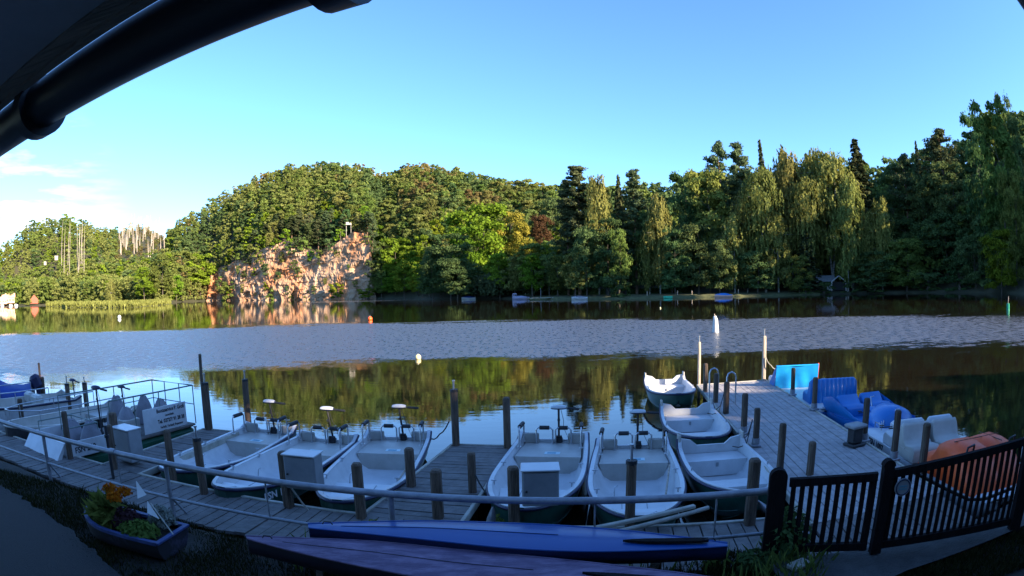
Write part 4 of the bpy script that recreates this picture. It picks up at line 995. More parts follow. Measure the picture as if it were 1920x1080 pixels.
def handle(root, p0, p1, h=.34, grip=True):
    p0, p1 = V(*p0), V(*p1); d = (p1 - p0).normalized(); u = V(0, 0, 1); r = .045
    mb = MB(); mb.tube([p0, p0 + u * (h - r), p0 + u * h + d * r, p1 + u * h - d * r, p1 + u * (h - r), p1], .017, 7)
    mb.tube([p0, p0 + u * .012], .04, 8); mb.tube([p1, p1 + u * .012], .04, 8); o = mb.build('grab_rail', M_steel, root)
    if grip: mb = MB(); mb.tube([p0 + u * h + d * .07, p1 + u * h - d * .07], .043, 10); mb.build('foam_grip', M_black, o)
def emotor(root, x, y, z0, top=1.08, lean=-.06, turn=0.0, white=True):
    mb = MB(); mb.box((x, y - .02, z0 + .03), (.16, .14, .14), bev=.03); mb.tube([V(x - .06, y - .05, z0 + .1), V(x + .07, y - .05, z0 + .1)], .035, 8)
    o = mb.build('outboard_motor', M_black, root)
    tp = V(x + lean, y + .02, top); mb = MB(); mb.tube([V(x - lean * .6, y + .06, -.5), V(x, y + .03, z0), tp], .022, 8); mb.tube([tp - V(0, 0, .25), tp - V(0, 0, .21)], .03, 8); mb.build('motor_shaft', M_black, o)
    mb = MB(); M = Matrix.Rotation(turn, 3, 'Z'); rows = []
    for i in range(9):
        q = pi * i / 8; xx = -cos(q) * .165; r = .066 * sin(q) ** .6 + .001
        rows.append([tp + M @ V(xx, cos(a) * r * 1.05, .02 + max(sin(a), -.35) * r * .9) for a in np.linspace(0, 2 * pi, 13)[:-1]])
    mb.grid(rows, closed=True)
    hd = mb.build('motor_head', M_navy, o); mb = MB(); rows2 = [[p + V(0, 0, .006) for p in r[:7]] for r in rows[1:-1]]; mb.grid(rows2); mb.build('motor_cover', M_white if white else M_navy, o)
    mb = MB(); mb.tube([tp + M @ V(.12, 0, .015), tp + M @ V(.20, 0, .015)], .012, 7); mb.tube([tp + M @ V(.18, 0, .015), tp + M @ V(.42, 0, 0)], .024, 8); mb.build('tiller', M_black, o)
    mb = MB(); mb.tube([tp + V(.05, 0, -.02), tp + V(.10, .02, -.25), V(x + .10, y, z0 + .3), V(x + .22, y - .12, z0 + .06), V(x - .1, y - .2, z0 + .02)], .006, 5); mb.build('power_cable', M_black, o)
def place(name, label, cat, bow, stern, group=None, z=0, extra=0):
    d = V(stern[0] - bow[0], stern[1] - bow[1]); return thing(name, label, cat, (bow[0], bow[1], z), atan2(-d.x, d.y), group), d.length
M_sticker = pm('pale_blue_sticker', (.45, .62, .66), (.6, .72, .74), rough=.4, scale=10)
M_stickerdark = pm('sticker_print', (.05, .25, .35), (.08, .3, .4), rough=.4, scale=10)
M_letter = pm('white_letter', (.55, .56, .58), (.65, .66, .68), rough=.5)
M_letterblack = pm('black_letter', (.012, .012, .02), (.02, .02, .03), rough=.5)

def rect_text(root, body, size, loc, rot, mat, bold=.0, align='CENTER', sx=1.0, name='lettering'):
    M = Matrix.Translation(loc) @ rot.to_4x4(); return text(name, body, size, mat, M, root, bold=bold, align=align, sx=sx)
def side_rot(a=0.0):       # text standing on a plane whose outward normal is +x (seen from the right side), reading towards the stern
    return Matrix(((0, 0, 1), (1, 0, 0), (0, 1, 0))) @ Matrix.Rotation(a, 3, 'Z')
MOTOR = [
 ((-6.02, 8.22), (-5.62, 12.2), 'white electric motorboat moored first from the left beside the left pier', -.08, 0.0),
 ((-4.58, 7.72), (-3.98, 11.65), 'white motorboat lettered FSN moored behind the left grey cabinet', -.10, .05),
 ((-2.58, 7.62), (-2.50, 12.0), 'white motorboat moored against the left side of the middle pier', -.06, .0),
 ((.02, 7.45), (.80, 11.7), 'white motorboat moored against the right side of the middle pier behind a grey cabinet', .0, .02),
 ((1.60, 6.93), (2.30, 10.95), 'white motorboat moored between the middle pier boats and the rowing boats', .0, -.02),
]
for i, (b, s, lab, lean, turn) in enumerate(MOTOR):
    root, L = place('motorboat', lab, 'motorboat', b, s, 'white electric motorboats moored at the landing')
    W = 1.56; hw, sh = hull_parts(root, L, W, (M_green_hull, M_white, M_navy), blunt=.5)
    o = bench(root, hw, L * .74, L - .05, .40, L, M_offwhite, 'stern_seat', drop=.34)
    mb = MB(); mb.box((.06, L * .80, .404), (.30, .17, .004)); st = mb.build('sticker', M_sticker, o)
    mb = MB(); mb.box((.05, L * .80, .408), (.17, .07, .004)); mb.build('sticker_print', M_stickerdark, st)
    bench(root, hw, L * .25, L * .40, .27, L, M_white, 'middle_seat', inset=.16, lines=(-.45, .3), drop=.2)
    bench(root, hw, L * .07, L * .17, .44, L, M_white, 'bow_seat', inset=.10, drop=.25)
    mb = MB(); mb.tube([V(-.35, L * .40, .27), V(-.35, L * .41, .42), V(-.30, L * .415, .45)], .012, 6); mb.build('grab_hook', M_steel, root)
    w = hw(.98); ys = L - .10
    handle(root, (-w + .36, ys - .06, .40), (-w + .70, ys - .06, .40)); handle(root, (w - .66, ys - .06, .40), (w - .34, ys - .06, .40))
    handle(root, (-w + .10, ys - .62, .47), (-w + .12, ys - .16, .47), .40); handle(root, (w - .10, ys - .62, .47), (w - .12, ys - .16, .47), .40)
    for sg in (-1, 1): mb = MB(); mb.box((sg * (w - .24), ys - .0, .50), (.34, .05, .22), bev=.02); mb.build('corner_block', M_offwhite, root)
    emotor(root, .10, L - .02, .42, 1.10, lean, turn)
    for sg in (-1, 1):
        for t_ in (.3, .55): mb = MB(); mb.tube([V(sg * (hw(t_) - .10), t_ * L, sh(t_) - .02), V(sg * (hw(t_) - .10), t_ * L, sh(t_) + .05)], .014, 6); mb.tube([V(sg * (hw(t_) - .14), t_ * L, sh(t_) + .05), V(sg * (hw(t_) - .05), t_ * L, sh(t_) + .05)], .011, 6); mb.build('rowlock', M_steel, root)
    if i == 1:
        yv = L * .20; x0 = hw(.2); nrm = atan2(hw(.27) - hw(.13), L * .14)
        rect_text(root, 'FSN 1001', .17, V(hw(.17) + .035, L * .20, .36), Matrix.Rotation(-nrm, 3, 'Z') @ side_rot(), M_letter, .004)
    if i in (0, 2, 4):       # a loose oar lying along the side
        mb = MB(); sg = 1; mb.tube([V(hw(.3) - .30, L * .30, .20), V(hw(.6) - .16, L * .66, sh(.6) - .02)], .018, 7); mb.box((hw(.3) - .33, L * .25, .19), (.11, .36, .02), -.1, bev=.006); mb.build('oar', M_postlight, root)
ROW = [((3.46, 7.42), (3.72, 10.3), 'white rowing boat nearest the bank at the left side of the wide pier', 0),
       ((3.80, 10.62), (4.23, 13.6), 'green hulled rowing boat in the middle of the three at the wide pier', 1),
       ((4.52, 15.3), (4.86, 18.15), 'green hulled rowing boat farthest out at the left side of the wide pier', 2)]
for b, s, lab, i in ROW:
    root, L = place('rowing_boat', lab, 'rowing boat', b, s, 'rowing boats moored at the wide pier')
    W = 1.46; hw, sh = hull_parts(root, L, W, (M_green_hull, M_white, M_navy), blunt=.55, bow_z=.60, mid_z=.50, st_z=.56, horn=.14, keel=-.1)
    bench(root, hw, L * .80, L - .06, .38, L, M_white, 'stern_seat', inset=.12, drop=.30)
    o = bench(root, hw, L * .34, L * .47, .32, L, M_white, 'rowing_seat', inset=.13, drop=.25)
    bench(root, hw, L * .08, L * .16, .42, L, M_white, 'bow_seat', inset=.12, drop=.25)
    mb = MB(); mb.box((0, L * .80 - .012, .30), (.05, .02, .08), bev=.005); mb.build('seat_latch', M_cabinet, root)
    for sg in (-1, 1):
        mb = MB(); mb.box((sg * hw(.99) * .96, L + .0, .70), (.05, .22, .16), bev=.02); mb.build('stern_horn', M_offwhite, root)
        mb = MB(); mb.tube([V(sg * (hw(.5) - .04), L * .5, sh(.5)), V(sg * (hw(.5) - .04), L * .5, sh(.5) + .07)], .014, 6); mb.build('rowlock', M_steel, root)
    if i == 0:
        mb = MB(); mb.box((.12, L * .33, .20), (.26, .004, .13)); mb.build('notice_plate', M_cabinet, root)

# ---- pedal boats at the right side of the wide pier
def soft(mb, c, d, r=.06, mi=0, rz=0, rows=None):
    mb.box(c, d, rz, mi, bev=r)
def pedal_hull(root, L, W, mat, deckmat, z=.34):
    """two rounded floats under one deck"""
    mb = MB(); n = 18
    rows = []
    for i in range(n + 1):
        t = i / n; k = (1 - abs(2 * t - 1) ** 3.4) ** .5 if 0 < t < 1 else .02; w = W / 2 * (.72 + .28 * k); zz = z - .05 * (1 - k); b = -.1 + .25 * (1 - k)
        rows.append([V(x * w, t * L, q) for x, q in ((-1, zz), (-1.02, zz - .06), (-.94, b + .06), (-.75, b), (-.4, b + .02), (-.25, b + .16), (0, b + .18), (.25, b + .16), (.4, b + .02), (.75, b), (.94, b + .06), (1.02, zz - .06), (1, zz))])
    mb.grid(rows); mb.add(rows[0], [tuple(range(13))]); mb.add(rows[-1], [tuple(range(12, -1, -1))]); mb.build('floats', mat, root)
    mb = MB(); dk = [[V(x * (r[-1].x) * (1 if abs(x) < 1 else .985), r[0].y, r[0].z + (.0 if abs(x) > .9 else .035)) for x in (-1, -.93, -.86, 0, .86, .93, 1)] for r in rows]
    mb.grid(dk); mb.build('deck', deckmat, root)
def pseat(root, x, y, z, w, mat, h=.52, face=1, name='seat', ripple=0.0):
    """moulded seat: cushion and rounded back; face=+1 opens towards +y"""
    rows = []
    pr = [(.46, .0), (.48, .22), (.40, .30), (.10, .26), (.0, .34), (-.08, h), (-.12, h + .05), (-.19, h + .03), (-.24, .3), (-.26, 0)]
    XS = ((-.5, .90), (-.47, .97), (-.42, 1), (0, 1.0), (.42, 1), (.47, .97), (.5, .90)) if not ripple else [(-.5, .88), (-.48, .95)] + [(q, 1) for q in np.linspace(-.44, .44, 41)] + [(.48, .95), (.5, .88)]
    for xx, k in XS:
        rows.append([V(x + xx * w, y + face * a * 1.0 + ripple * sin(xx * 70), z + b * k) for a, b in pr])
    mb = MB(); mb.grid(rows, smooth=True); mb.add(rows[0], [tuple(range(len(pr)))]); mb.add(rows[-1], [tuple(range(len(pr) - 1, -1, -1))]); return mb.build(name, mat, root)
def pedals(root, y, z, mat=None):
    mb = MB(); mb.box((0, y, z + .12), (.22, .5, .28), bev=.07); mb.build('pedal_box', mat or M_white, root)
    for x in (-.30, .30): mb = MB(); mb.tube([V(x - .16, y, z + .16), V(x + .16, y, z + .16)], .012, 6); mb.box((x - .12, y, z + .20), (.09, .07, .02)); mb.box((x + .12, y, z + .12), (.09, .07, .02)); mb.build('pedal', M_black, root)
    mb = MB(); mb.tube([V(0, y + .1, z + .25), V(0, y + .18, z + .48), V(.1, y + .18, z + .48)], .014, 7); mb.build('steering_lever', M_steel, root)
def side_rail(root, x, y0, y1, z, h=.16):
    mb = MB(); mb.tube([V(x, y0, z), V(x, y0, z + h), V(x, y1, z + h), V(x, y1, z)], .012, 7); mb.build('side_rail', M_steel, root)
# far one: a tall bright blue backrest with a folded screen
root, L = place('pedal_boat', 'pedal boat with tall bright blue backrest moored farthest out at the wide pier', 'pedal boat', (8.35, 14.95), (8.95, 17.6), 'pedal boats moored at the wide pier')
pedal_hull(root, L, 1.55, M_green_hull, M_white); pseat(root, -.36, 1.5, .34, .62, M_white, .30); pseat(root, .36, 1.5, .34, .62, M_white, .30)
mb = MB(); mb.grid([[V(x, .95 - (z - .35) * .25 + .022 * sin(x * 13 + z * 4) * (1.15 - z), z - .03 * cos(x * 4.4) * (z > 1)) for z in np.linspace(.36, 1.08, 8)] for x in np.linspace(-.7, .7, 29)], smooth=True); mb.grid([[V(x, .90 - (z - .35) * .25 + .022 * sin(x * 13 + z * 4) * (1.15 - z), z - .03 * cos(x * 4.4) * (z > 1)) for z in np.linspace(.36, 1.08, 8)] for x in np.linspace(-.7, .7, 29)]); mb.box((0, .75, 1.08), (1.42, .07, .05), bev=.02); mb.build('backrest', M_cyan, root)
for sg in (-1, 1): MB().add([V(sg * .70, .76, 1.08), V(sg * .72, .92, .37), V(sg * .74, 1.6, .40), V(sg * .70, 1.0, .95)], [(0, 1, 2, 3)]).build('side_screen', M_blue, root)
mb = MB(); mb.tube([V(.71, .78, 1.12), V(.95, 1.6, .40)], .018, 7); mb.build('screen_strut', M_orange, root); pedals(root, 2.0, .36)
# second: wide blue bench back towards the bank, white deck
root, L = place('pedal_boat', 'blue pedal boat with rounded bench back and white foredeck', 'pedal boat', (8.30, 12.65), (8.85, 15.1), 'pedal boats moored at the wide pier')
pedal_hull(root, L, 1.6, M_blue, M_white); pseat(root, 0, .98, .34, 1.42, M_blue, .62, ripple=.018); pedals(root, 1.7, .36, M_blue); side_rail(root, .74, 1.3, 1.9, .36)
mb = MB(); mb.box((0, .10, .38), (1.2, .22, .07), bev=.03); mb.build('bow_step', M_white, root)
# third: all blue with a rounded bow hood
root, L = place('pedal_boat', 'all blue pedal boat with a rounded hood moored beside the dark bollard', 'pedal boat', (8.40, 10.05), (8.55, 12.9), 'pedal boats moored at the wide pier')
pedal_hull(root, L, 1.5, M_blue, M_blue); pseat(root, -.36, 2.0, .34, .62, M_blue, .42, -1); pseat(root, .36, 2.0, .34, .62, M_blue, .42, -1); pedals(root, 1.35, .34, M_blue)
rows = [[V(.55 * cos(q) * k + .0, .30 + yy, .34 + .46 * max(0, sin(q)) * k) for q in np.linspace(pi, 0, 12)] for yy, k in ((-.22, .45), (-.14, .8), (0, .97), (.2, 1), (.55, 1), (.62, .9))]
mb = MB(); mb.grid(rows); mb.add(rows[-1], [tuple(range(12))]); hd_ = mb.build('bow_hood', M_blue, root)
mb = MB()
for k, xx in enumerate((-.30, -.2, -.1, .02)): mb.tube([V(xx - .36, .06 + k * .05, .42), V(xx - .34, .10 + k * .06, .56), V(xx - .29, .12 + k * .05, .48)], .008, 5)
mb.build('faded_lettering', M_letter, hd_)
for sg in (-1, 1):
    mb = MB(); mb.grid([[V(sg * .70, y, .34), V(sg * .76, y, .34 + hh * .6), V(sg * .74, y, .34 + hh)] for y, hh in ((.5, .12), (1.1, .15), (1.7, .3), (2.3, .42), (2.75, .32))]); mb.build('side_panel', M_blue, root)
mb = MB(); mb.box((.12, 1.1, .37), (.18, .14, .05), bev=.02); mb.build('floor_plug', M_orange, root)
# fourth: white four seater
root, L = place('pedal_boat', 'white four seat pedal boat with black lettering beside the wide pier', 'pedal boat', (7.58, 7.65), (8.15, 10.55), 'pedal boats moored at the wide pier')
pedal_hull(root, L, 1.45, M_white, M_white, .36); mb = MB(); mb.box((0, L / 2, .12), (1.50, L * .9, .10), bev=.04); mb.build('rubbing_band', M_orange, root)
for x in (-.36, .36): pseat(root, x, 1.05, .36, .62, M_white, .58, 1); pseat(root, x, .80 - .22, .36, .62, M_offwhite, .56, -1)
pedals(root, 2.15, .38); side_rail(root, -.66, .3, .9, .38); side_rail(root, .66, .3, .9, .38); side_rail(root, -.3, 2.4, 2.75, .40, .12)
rl_ = Matrix(((0, 0, -1), (-1, 0, 0), (0, 1, 0)))
mb = MB(); mb.box((-.725, 1.75, .30), (.03, 1.5, .26), bev=.01); sp = mb.build('side_plate', M_white, root)
rect_text(sp, 'FSN 1097', .19, V(-.745, 1.72, .31), rl_, M_letterblack, .004)
# orange one in front
root, L = place('pedal_boat', 'orange topped pedal boat half hidden behind the right gate leaf', 'pedal boat', (7.38, 5.6), (7.62, 7.75), 'pedal boats moored at the wide pier')
pedal_hull(root, L, 1.40, M_white, M_white, .34)
prf = [(.25, 0), (.34, .18), (.62, .50), (.80, .62), (1.05, .66), (1.30, .66), (1.50, .58), (1.62, .40), (1.85, .34), (2.02, .12), (2.05, 0)]
rows = [[V(x, y + (.10 * (abs(x) - .3)), .34 + z * k - .05 * max(0, 1 - abs(x) / .09)) for y, z in prf] for x, k in ((-.68, .0), (-.67, .72), (-.60, .93), (-.45, 1), (-.12, 1), (-.04, .97), (0, .95), (.04, .97), (.12, 1), (.45, 1), (.60, .93), (.67, .72), (.68, .0))]
mb = MB(); mb.grid(rows); o = mb.build('seat_shell', M_orange, root)
mb = MB(); mb.box((0, 1.15, 1.0), (1.1, .012, .012)); mb.box((.3, 1.1, .995), (.012, .7, .014)); mb.build('moulded_seam', M_post, o)
for x in (-.52, .52): mb = MB(); mb.tube([V(x - .1, .70, .86), V(x - .08, .68, 1.02), V(x + .08, .70, 1.04), V(x + .14, .78, .92)], .02, 7); mb.build('seat_handle', M_black, o)
root, L = place('rowing_boat', 'small pale rowing boat cut off by the right edge of the picture', 'rowing boat', (8.15, 5.2), (10.2, 6.9))
hw, sh = hull_parts(root, L, 1.2, (M_navy, M_offwhite, M_offwhite), blunt=.5, horn=.0, notch=False); bench(root, hw, L * .35, L * .47, .32, L, M_offwhite)

# ---- pontoon boat with the advertising board, and the boats beyond it
root, L = place('pontoon_boat', 'pontoon boat with green floats, covered seats and a white advertising board', 'pontoon boat', (-9.65, 8.55), (-8.62, 12.5))
M_greenf = pm('green_float', (.006, .050, .026), (.012, .085, .045), rough=.45, scale=3)
M_greentube = pm('grey_green_tube', (.12, .17, .16), (.18, .24, .22), rough=.5, scale=5)
for sg in (-1, 1): mb = MB(); mb.box((sg * .66, L * .52, .16), (.34, L * .96, .50), bev=.10); mb.build('float', M_greenf, root)
mb = MB(); mb.box((0, L / 2, .44), (1.68, L, .07), bev=.02); mb.build('platform', M_deckdark, root)
Wp = .84; rz_ = 1.42
mb = MB(); mb.tube([V(-Wp, .9, rz_), V(-Wp, L, rz_), V(Wp, L, rz_), V(Wp, 1.35, rz_)], .018, 8)
for x, y in ((-Wp, .9), (-Wp, 1.8), (-Wp, 2.7), (-Wp, L), (-.3, L), (.3, L), (Wp, L), (Wp, 2.9), (Wp, 2.1), (Wp, 1.35)): mb.tube([V(x, y, .47), V(x, y, rz_)], .014, 7)
mb.tube([V(-Wp, .9, .95), V(-Wp, L, .95), V(Wp, L, .95)], .012, 7); mb.build('guard_rail', M_greentube, root)
mb = MB(); mb.tube([V(-.62, .12, .98), V(-.6, 1.1, .98), V(.62, 1.1, .98), V(.64, .12, .98)], .016, 7)
for x, y in ((-.62, .12), (-.6, 1.1), (.62, 1.1), (.64, .12)): mb.tube([V(x, y, .47), V(x, y, .98)], .014, 7)
mb.build('bow_rail', M_greentube, root)
def lump(c, s, seed, name='covered_seat', mat=M_tarp, parent=None, top=.5):
    rg = random.Random(seed); rows = []
    for i in range(9):
        f = i / 8; r = (1 - f ** 2.2 * .72); rows.append([V(c[0] + cos(a) * s[0] * r * (1 + .12 * sin(3 * a + seed)) + f * s[0] * top * .3, c[1] + sin(a) * s[1] * r * (1 + .1 * cos(4 * a + seed)), c[2] + s[2] * f + .03 * sin(5 * a + f * 4)) for a in np.linspace(0, 2 * pi, 19)[:-1]])
    mb = MB(); mb.grid(rows, closed=True); mb.add(rows[-1], [tuple(range(18))]); return mb.build(name, mat, parent)
for j, (x, y, w, d_, h) in enumerate([(-.35, 3.3, .28, .26, .68), (.30, 3.35, .30, .26, .66), (-.30, 2.35, .30, .28, .82), (.22, 2.25, .30, .28, .62), (-.42, .95, .32, .32, .45), (.40, 1.0, .32, .3, .52)]): lump((x, y, .47), (w, d_, h), j + 1, parent=root)
mb = MB(); mb.box((.34, 2.25, .66), (.3, .5, .36), bev=.02); mb.build('locker', M_offwhite, root)
sgn = MB(); sgn.box((.875, 3.02, .80), (.025, 1.42, .56)); bd = sgn.build('advertising_board', M_white, root)
for body, sz, yy, zz, bo in (('Bootsservice P. Groß', .125, 3.20, .985, .003), ('Lauenhain', .085, 3.15, .865, .001), ('Tel. 03727/ 91 28 38', .125, 3.20, .735, .003), ('Verleih, Verkauf, Reparatur', .082, 3.20, .60, .001)):
    rect_text(bd, body, sz, V(.892, yy, zz), side_rot(), M_letterblack, bo, sx=.86)
for sg, y0, y1, nm in ((1, .0, 1.05, 'side_panel'), (-1, .0, 1.05, 'side_panel')):
    mb = MB(); mb.box((sg * .86, .55, .58), (.03, 1.15, .34), bev=.008); pn = mb.build(nm, M_white, root)
    if sg == 1: rect_text(pn, 'FSN 208', .17, V(.878, .52, .56), side_rot(), M_letterblack, .004)
mb = MB(); mb.add([V(-.86, -.02, .75), V(.86, -.02, .75), V(.86, -.30, .42), V(-.86, -.30, .42), V(-.86, .03, .75), V(.86, .03, .75), V(.86, -.2, .36), V(-.86, -.2, .36)], [(3, 2, 1, 0), (4, 5, 6, 7), (0, 1, 5, 4), (1, 2, 6, 5), (2, 3, 7, 6), (3, 0, 4, 7)]); mb.build('bow_panel', M_white, root)
emotor(root, -.1, 1.65, .50, 1.55, -.04, .1, False)
# second white boat with a tube rail
root, L = place('motorboat', 'white motorboat with a tube rail moored left of the pontoon boat', 'motorboat', (-11.75, 8.9), (-10.75, 12.9))
hw, sh = hull_parts(root, L, 1.6, (M_black, M_offwhite, M_offwhite), blunt=.4, bow_z=.72, mid_z=.62, st_z=.6); bench(root, hw, L * .75, L - .06, .46, L, M_offwhite, 'stern_seat'); bench(root, hw, L * .30, L * .42, .40, L, M_offwhite, 'middle_seat')
mb = MB(); pts = [V(-(hw(t_) - .05), t_ * L, 1.02) for t_ in (.85, .5, .2)] + [V(-.15, .12, 1.05), V(.15, .12, 1.05)] + [V(hw(t_) - .05, t_ * L, 1.02) for t_ in (.2, .5, .85)]; mb.tube(pts, .016, 7)
for p_ in pts[::1]: mb.tube([V(p_.x, p_.y, .6), p_], .013, 6)
mb.build('guard_rail', M_steel, root); emotor(root, 0, L, .5, 1.1, -.05, 0, False)
# third and fourth
root, L = place('motorboat', 'white motorboat at the left edge with cushions and a tube rail', 'motorboat', (-14.6, 9.4), (-13.3, 13.2))
hw, sh = hull_parts(root, L, 1.7, (M_white, M_offwhite, M_navy), blunt=.4, bow_z=.85, mid_z=.72, st_z=.68); bench(root, hw, L * .72, L - .06, .55, L, M_offwhite, 'stern_seat')
mb = MB(); mb.box((.2, 2.6, .72), (.6, .28, .32), bev=.06); mb.box((-.45, 2.6, .72), (.5, .28, .32), bev=.06); mb.build('cushion', M_offwhite, root)
mb = MB(); pts = [V(-(hw(t_) - .05), t_ * L, 1.12) for t_ in (.7, .4, .2)] + [V(0, .1, 1.16)] + [V(hw(t_) - .05, t_ * L, 1.12) for t_ in (.2, .4, .7)]; mb.tube(pts, .016, 7)
for p_ in pts: mb.tube([V(p_.x, p_.y, .7), p_], .013, 6)
mb.build('guard_rail', M_steel, root); emotor(root, .2, L, .5, 1.12, -.05, .1, False)
root, L = place('motorboat', 'motorboat under a deep blue tarpaulin at the far left edge', 'motorboat', (-18.2, 10.2), (-15.3, 13.2))
hw, sh = hull_parts(root, L, 1.7, (M_white, M_offwhite, M_navy), blunt=.4, bow_z=.8, mid_z=.7, st_z=.62)
mb = MB(); rows = []
for t_ in np.linspace(.02, .98, 14): w = hw(t_) + .04; pk = .25 + .42 * sin(pi * min(1, t_ * 1.3)) ** 1; rows.append([V(-w, t_ * L, sh(t_) - .08), V(-w, t_ * L, sh(t_) + .03), V(-w * .5, t_ * L, sh(t_) + pk * .55 + .03 * sin(t_ * 20)), V(0, t_ * L, sh(t_) + pk), V(w * .5, t_ * L, sh(t_) + pk * .55 + .03 * sin(t_ * 17)), V(w, t_ * L, sh(t_) + .03), V(w, t_ * L, sh(t_) - .08)])
mb.grid(rows); mb.build('tarpaulin', M_bluetarp, root)
mb = MB(); mb.box((.0, L + .1, .95), (.32, .42, .50), bev=.1, M=Matrix.Rotation(.4, 4, 'X')); mb.box((0, L + .16, .35), (.12, .16, .9)); mb.build('outboard_engine', M_navy, root)
# ================================================================== THINGS ON THE BANK
# grey cabinets on their posts
def cabinet(lab, c, d, rz, mat=M_cabinet):
    root = thing('cabinet', lab, 'cabinet', (c[0], c[1], c[2]), rz, 'grey electrical cabinets on posts')
    mb = MB(); mb.box((0, 0, d[2] / 2), d, bev=.012); mb.build('casing', mat, root)
    mb = MB(); mb.box((0, -d[1] / 2 - .008, d[2] / 2), (d[0] * .93, .014, d[2] * .93), bev=.005); dr = mb.build('door', mat, root)
    mb = MB(); mb.tube([V(-d[0] * .38, -d[1] / 2 - .015, d[2] * .45), V(-d[0] * .38, -d[1] / 2 - .035, d[2] * .45)], .014, 8); mb.build('lock', M_black, dr)
    mb = MB(); mb.box((0, -.012, d[2] + .012), (d[0] + .03, d[1] + .05, .022), bev=.006); mb.build('lid', M_white, root); return root
cabinet('grey cabinet on a post before the second motorboat', (-3.0, 7.50, .84), (.50, .28, .50), -.10)
cabinet('grey cabinet on a post before the fourth motorboat', (.30, 7.02, .86), (.46, .30, .48), -.02)
cabinet('larger bluish cabinet beside the left pier landing near the pontoon boat', (-7.30, 8.75, .52), (.55, .34, .62), -.25)
# dark instrument pole at the left
root = thing('signal_pole', 'thin black pole with a white band standing on the left end of the walkway', 'pole', (-6.98, 7.75, 0))
mb = MB(); mb.tube([V(0, 0, DZ), V(0, 0, 1.55)], .03, 8); mb.tube([V(0, 0, 1.2), V(0, 0, 1.25)], .05, 8); mb.build('pole', M_black, root)
mb = MB(); mb.tube([V(0, 0, 1.42), V(0, 0, 1.47)], .036, 8); mb.build('white_band', M_white, root)
# dark bollard on the wide pier
root = thing('bollard', 'dark waisted bollard block on the right edge of the wide pier', 'bollard', (6.45, 9.25, DZ), .16)
mb = MB(); mb.box((0, 0, .03), (.36, .34, .06), bev=.015); mb.box((0, 0, .22), (.26, .26, .34), bev=.04); mb.build('body', M_black, root)
mb = MB(); mb.box((0, 0, .40), (.38, .34, .07), bev=.02); mb.build('cap', M_cabinet, root)
# ladder rails
for j, (x, y) in enumerate([(5.43, 14.9), (5.62, 14.05)]):
    root = thing('ladder_rail', ['bright curved bathing ladder handrail farther out on the wide pier', 'bright curved bathing ladder handrail nearer the bank on the wide pier'][j], 'handrail', (x, y, DZ), 0, 'bathing ladder handrails')
    mb = MB(); mb.tube([V(-.14, .0, -.6), V(-.14, 0, .72), V(-.10, 0, .82), V(0, 0, .86), V(.09, 0, .80), V(.12, 0, .70), V(.12, 0, 0)], .022, 9); mb.build('curved_tube', M_steel, root)
# folding trestles leaning at two posts
for j, (x, y) in enumerate([(4.98, 13.2), (4.50, 10.3)]):
    root = thing('mooring_line', ['slack mooring line from the pier to the middle rowing boat', 'slack mooring line from the pier to the nearest rowing boat'][j], 'rope', (x, y, 0), 0, 'mooring lines of the rowing boats')
    mb = MB(); mb.tube([V(.1, 0, .95), V(.0, -.1, .72), V(-.12, -.25, .52), V(-.3, -.3, .5), V(-.45, -.35, .55)], .010, 5); mb.tube([V(.1, 0, .95), V(.06, .12, .6), V(-.06, .2, .47)], .010, 5); mb.build('rope', M_black, root)
ropes = [([(-2.5, 7.8, .45), (-2.45, 7.6, .2), (-2.7, 7.5, .12), (-3.3, 7.6, .8)], 'pale line hanging from the bow of the third motorboat to the post'), ([(.05, 7.7, .5), (-.4, 8.3, .46), (-.65, 8.55, .8)], 'dark line from the fourth motorboat across the middle pier'),
         ([(8.05, 17.1, 1.2), (8.2, 17.0, .95), (8.45, 17.05, .8), (8.75, 17.2, .7)], 'pale hose hanging from the sunlit corner post of the wide pier'), ([(-1.35, 11.6, .9), (-1.6, 11.9, .55), (-1.75, 11.7, .5)], 'line from the reddish corner post to the third motorboat')]
for pts, lab in ropes:
    mb = MB(); P = [V(*p) for p in pts]; Q = []
    for i in range(len(P) - 1):
        for f in (0, .33, .66): Q.append(P[i].lerp(P[i + 1], f) - V(0, 0, .05 * sin(pi * f)))
    Q.append(P[-1]); mb.tube(Q, .014, 6); tag(mb.build('mooring_line', M_beam if 'pale' in lab else M_black), lab, 'rope')
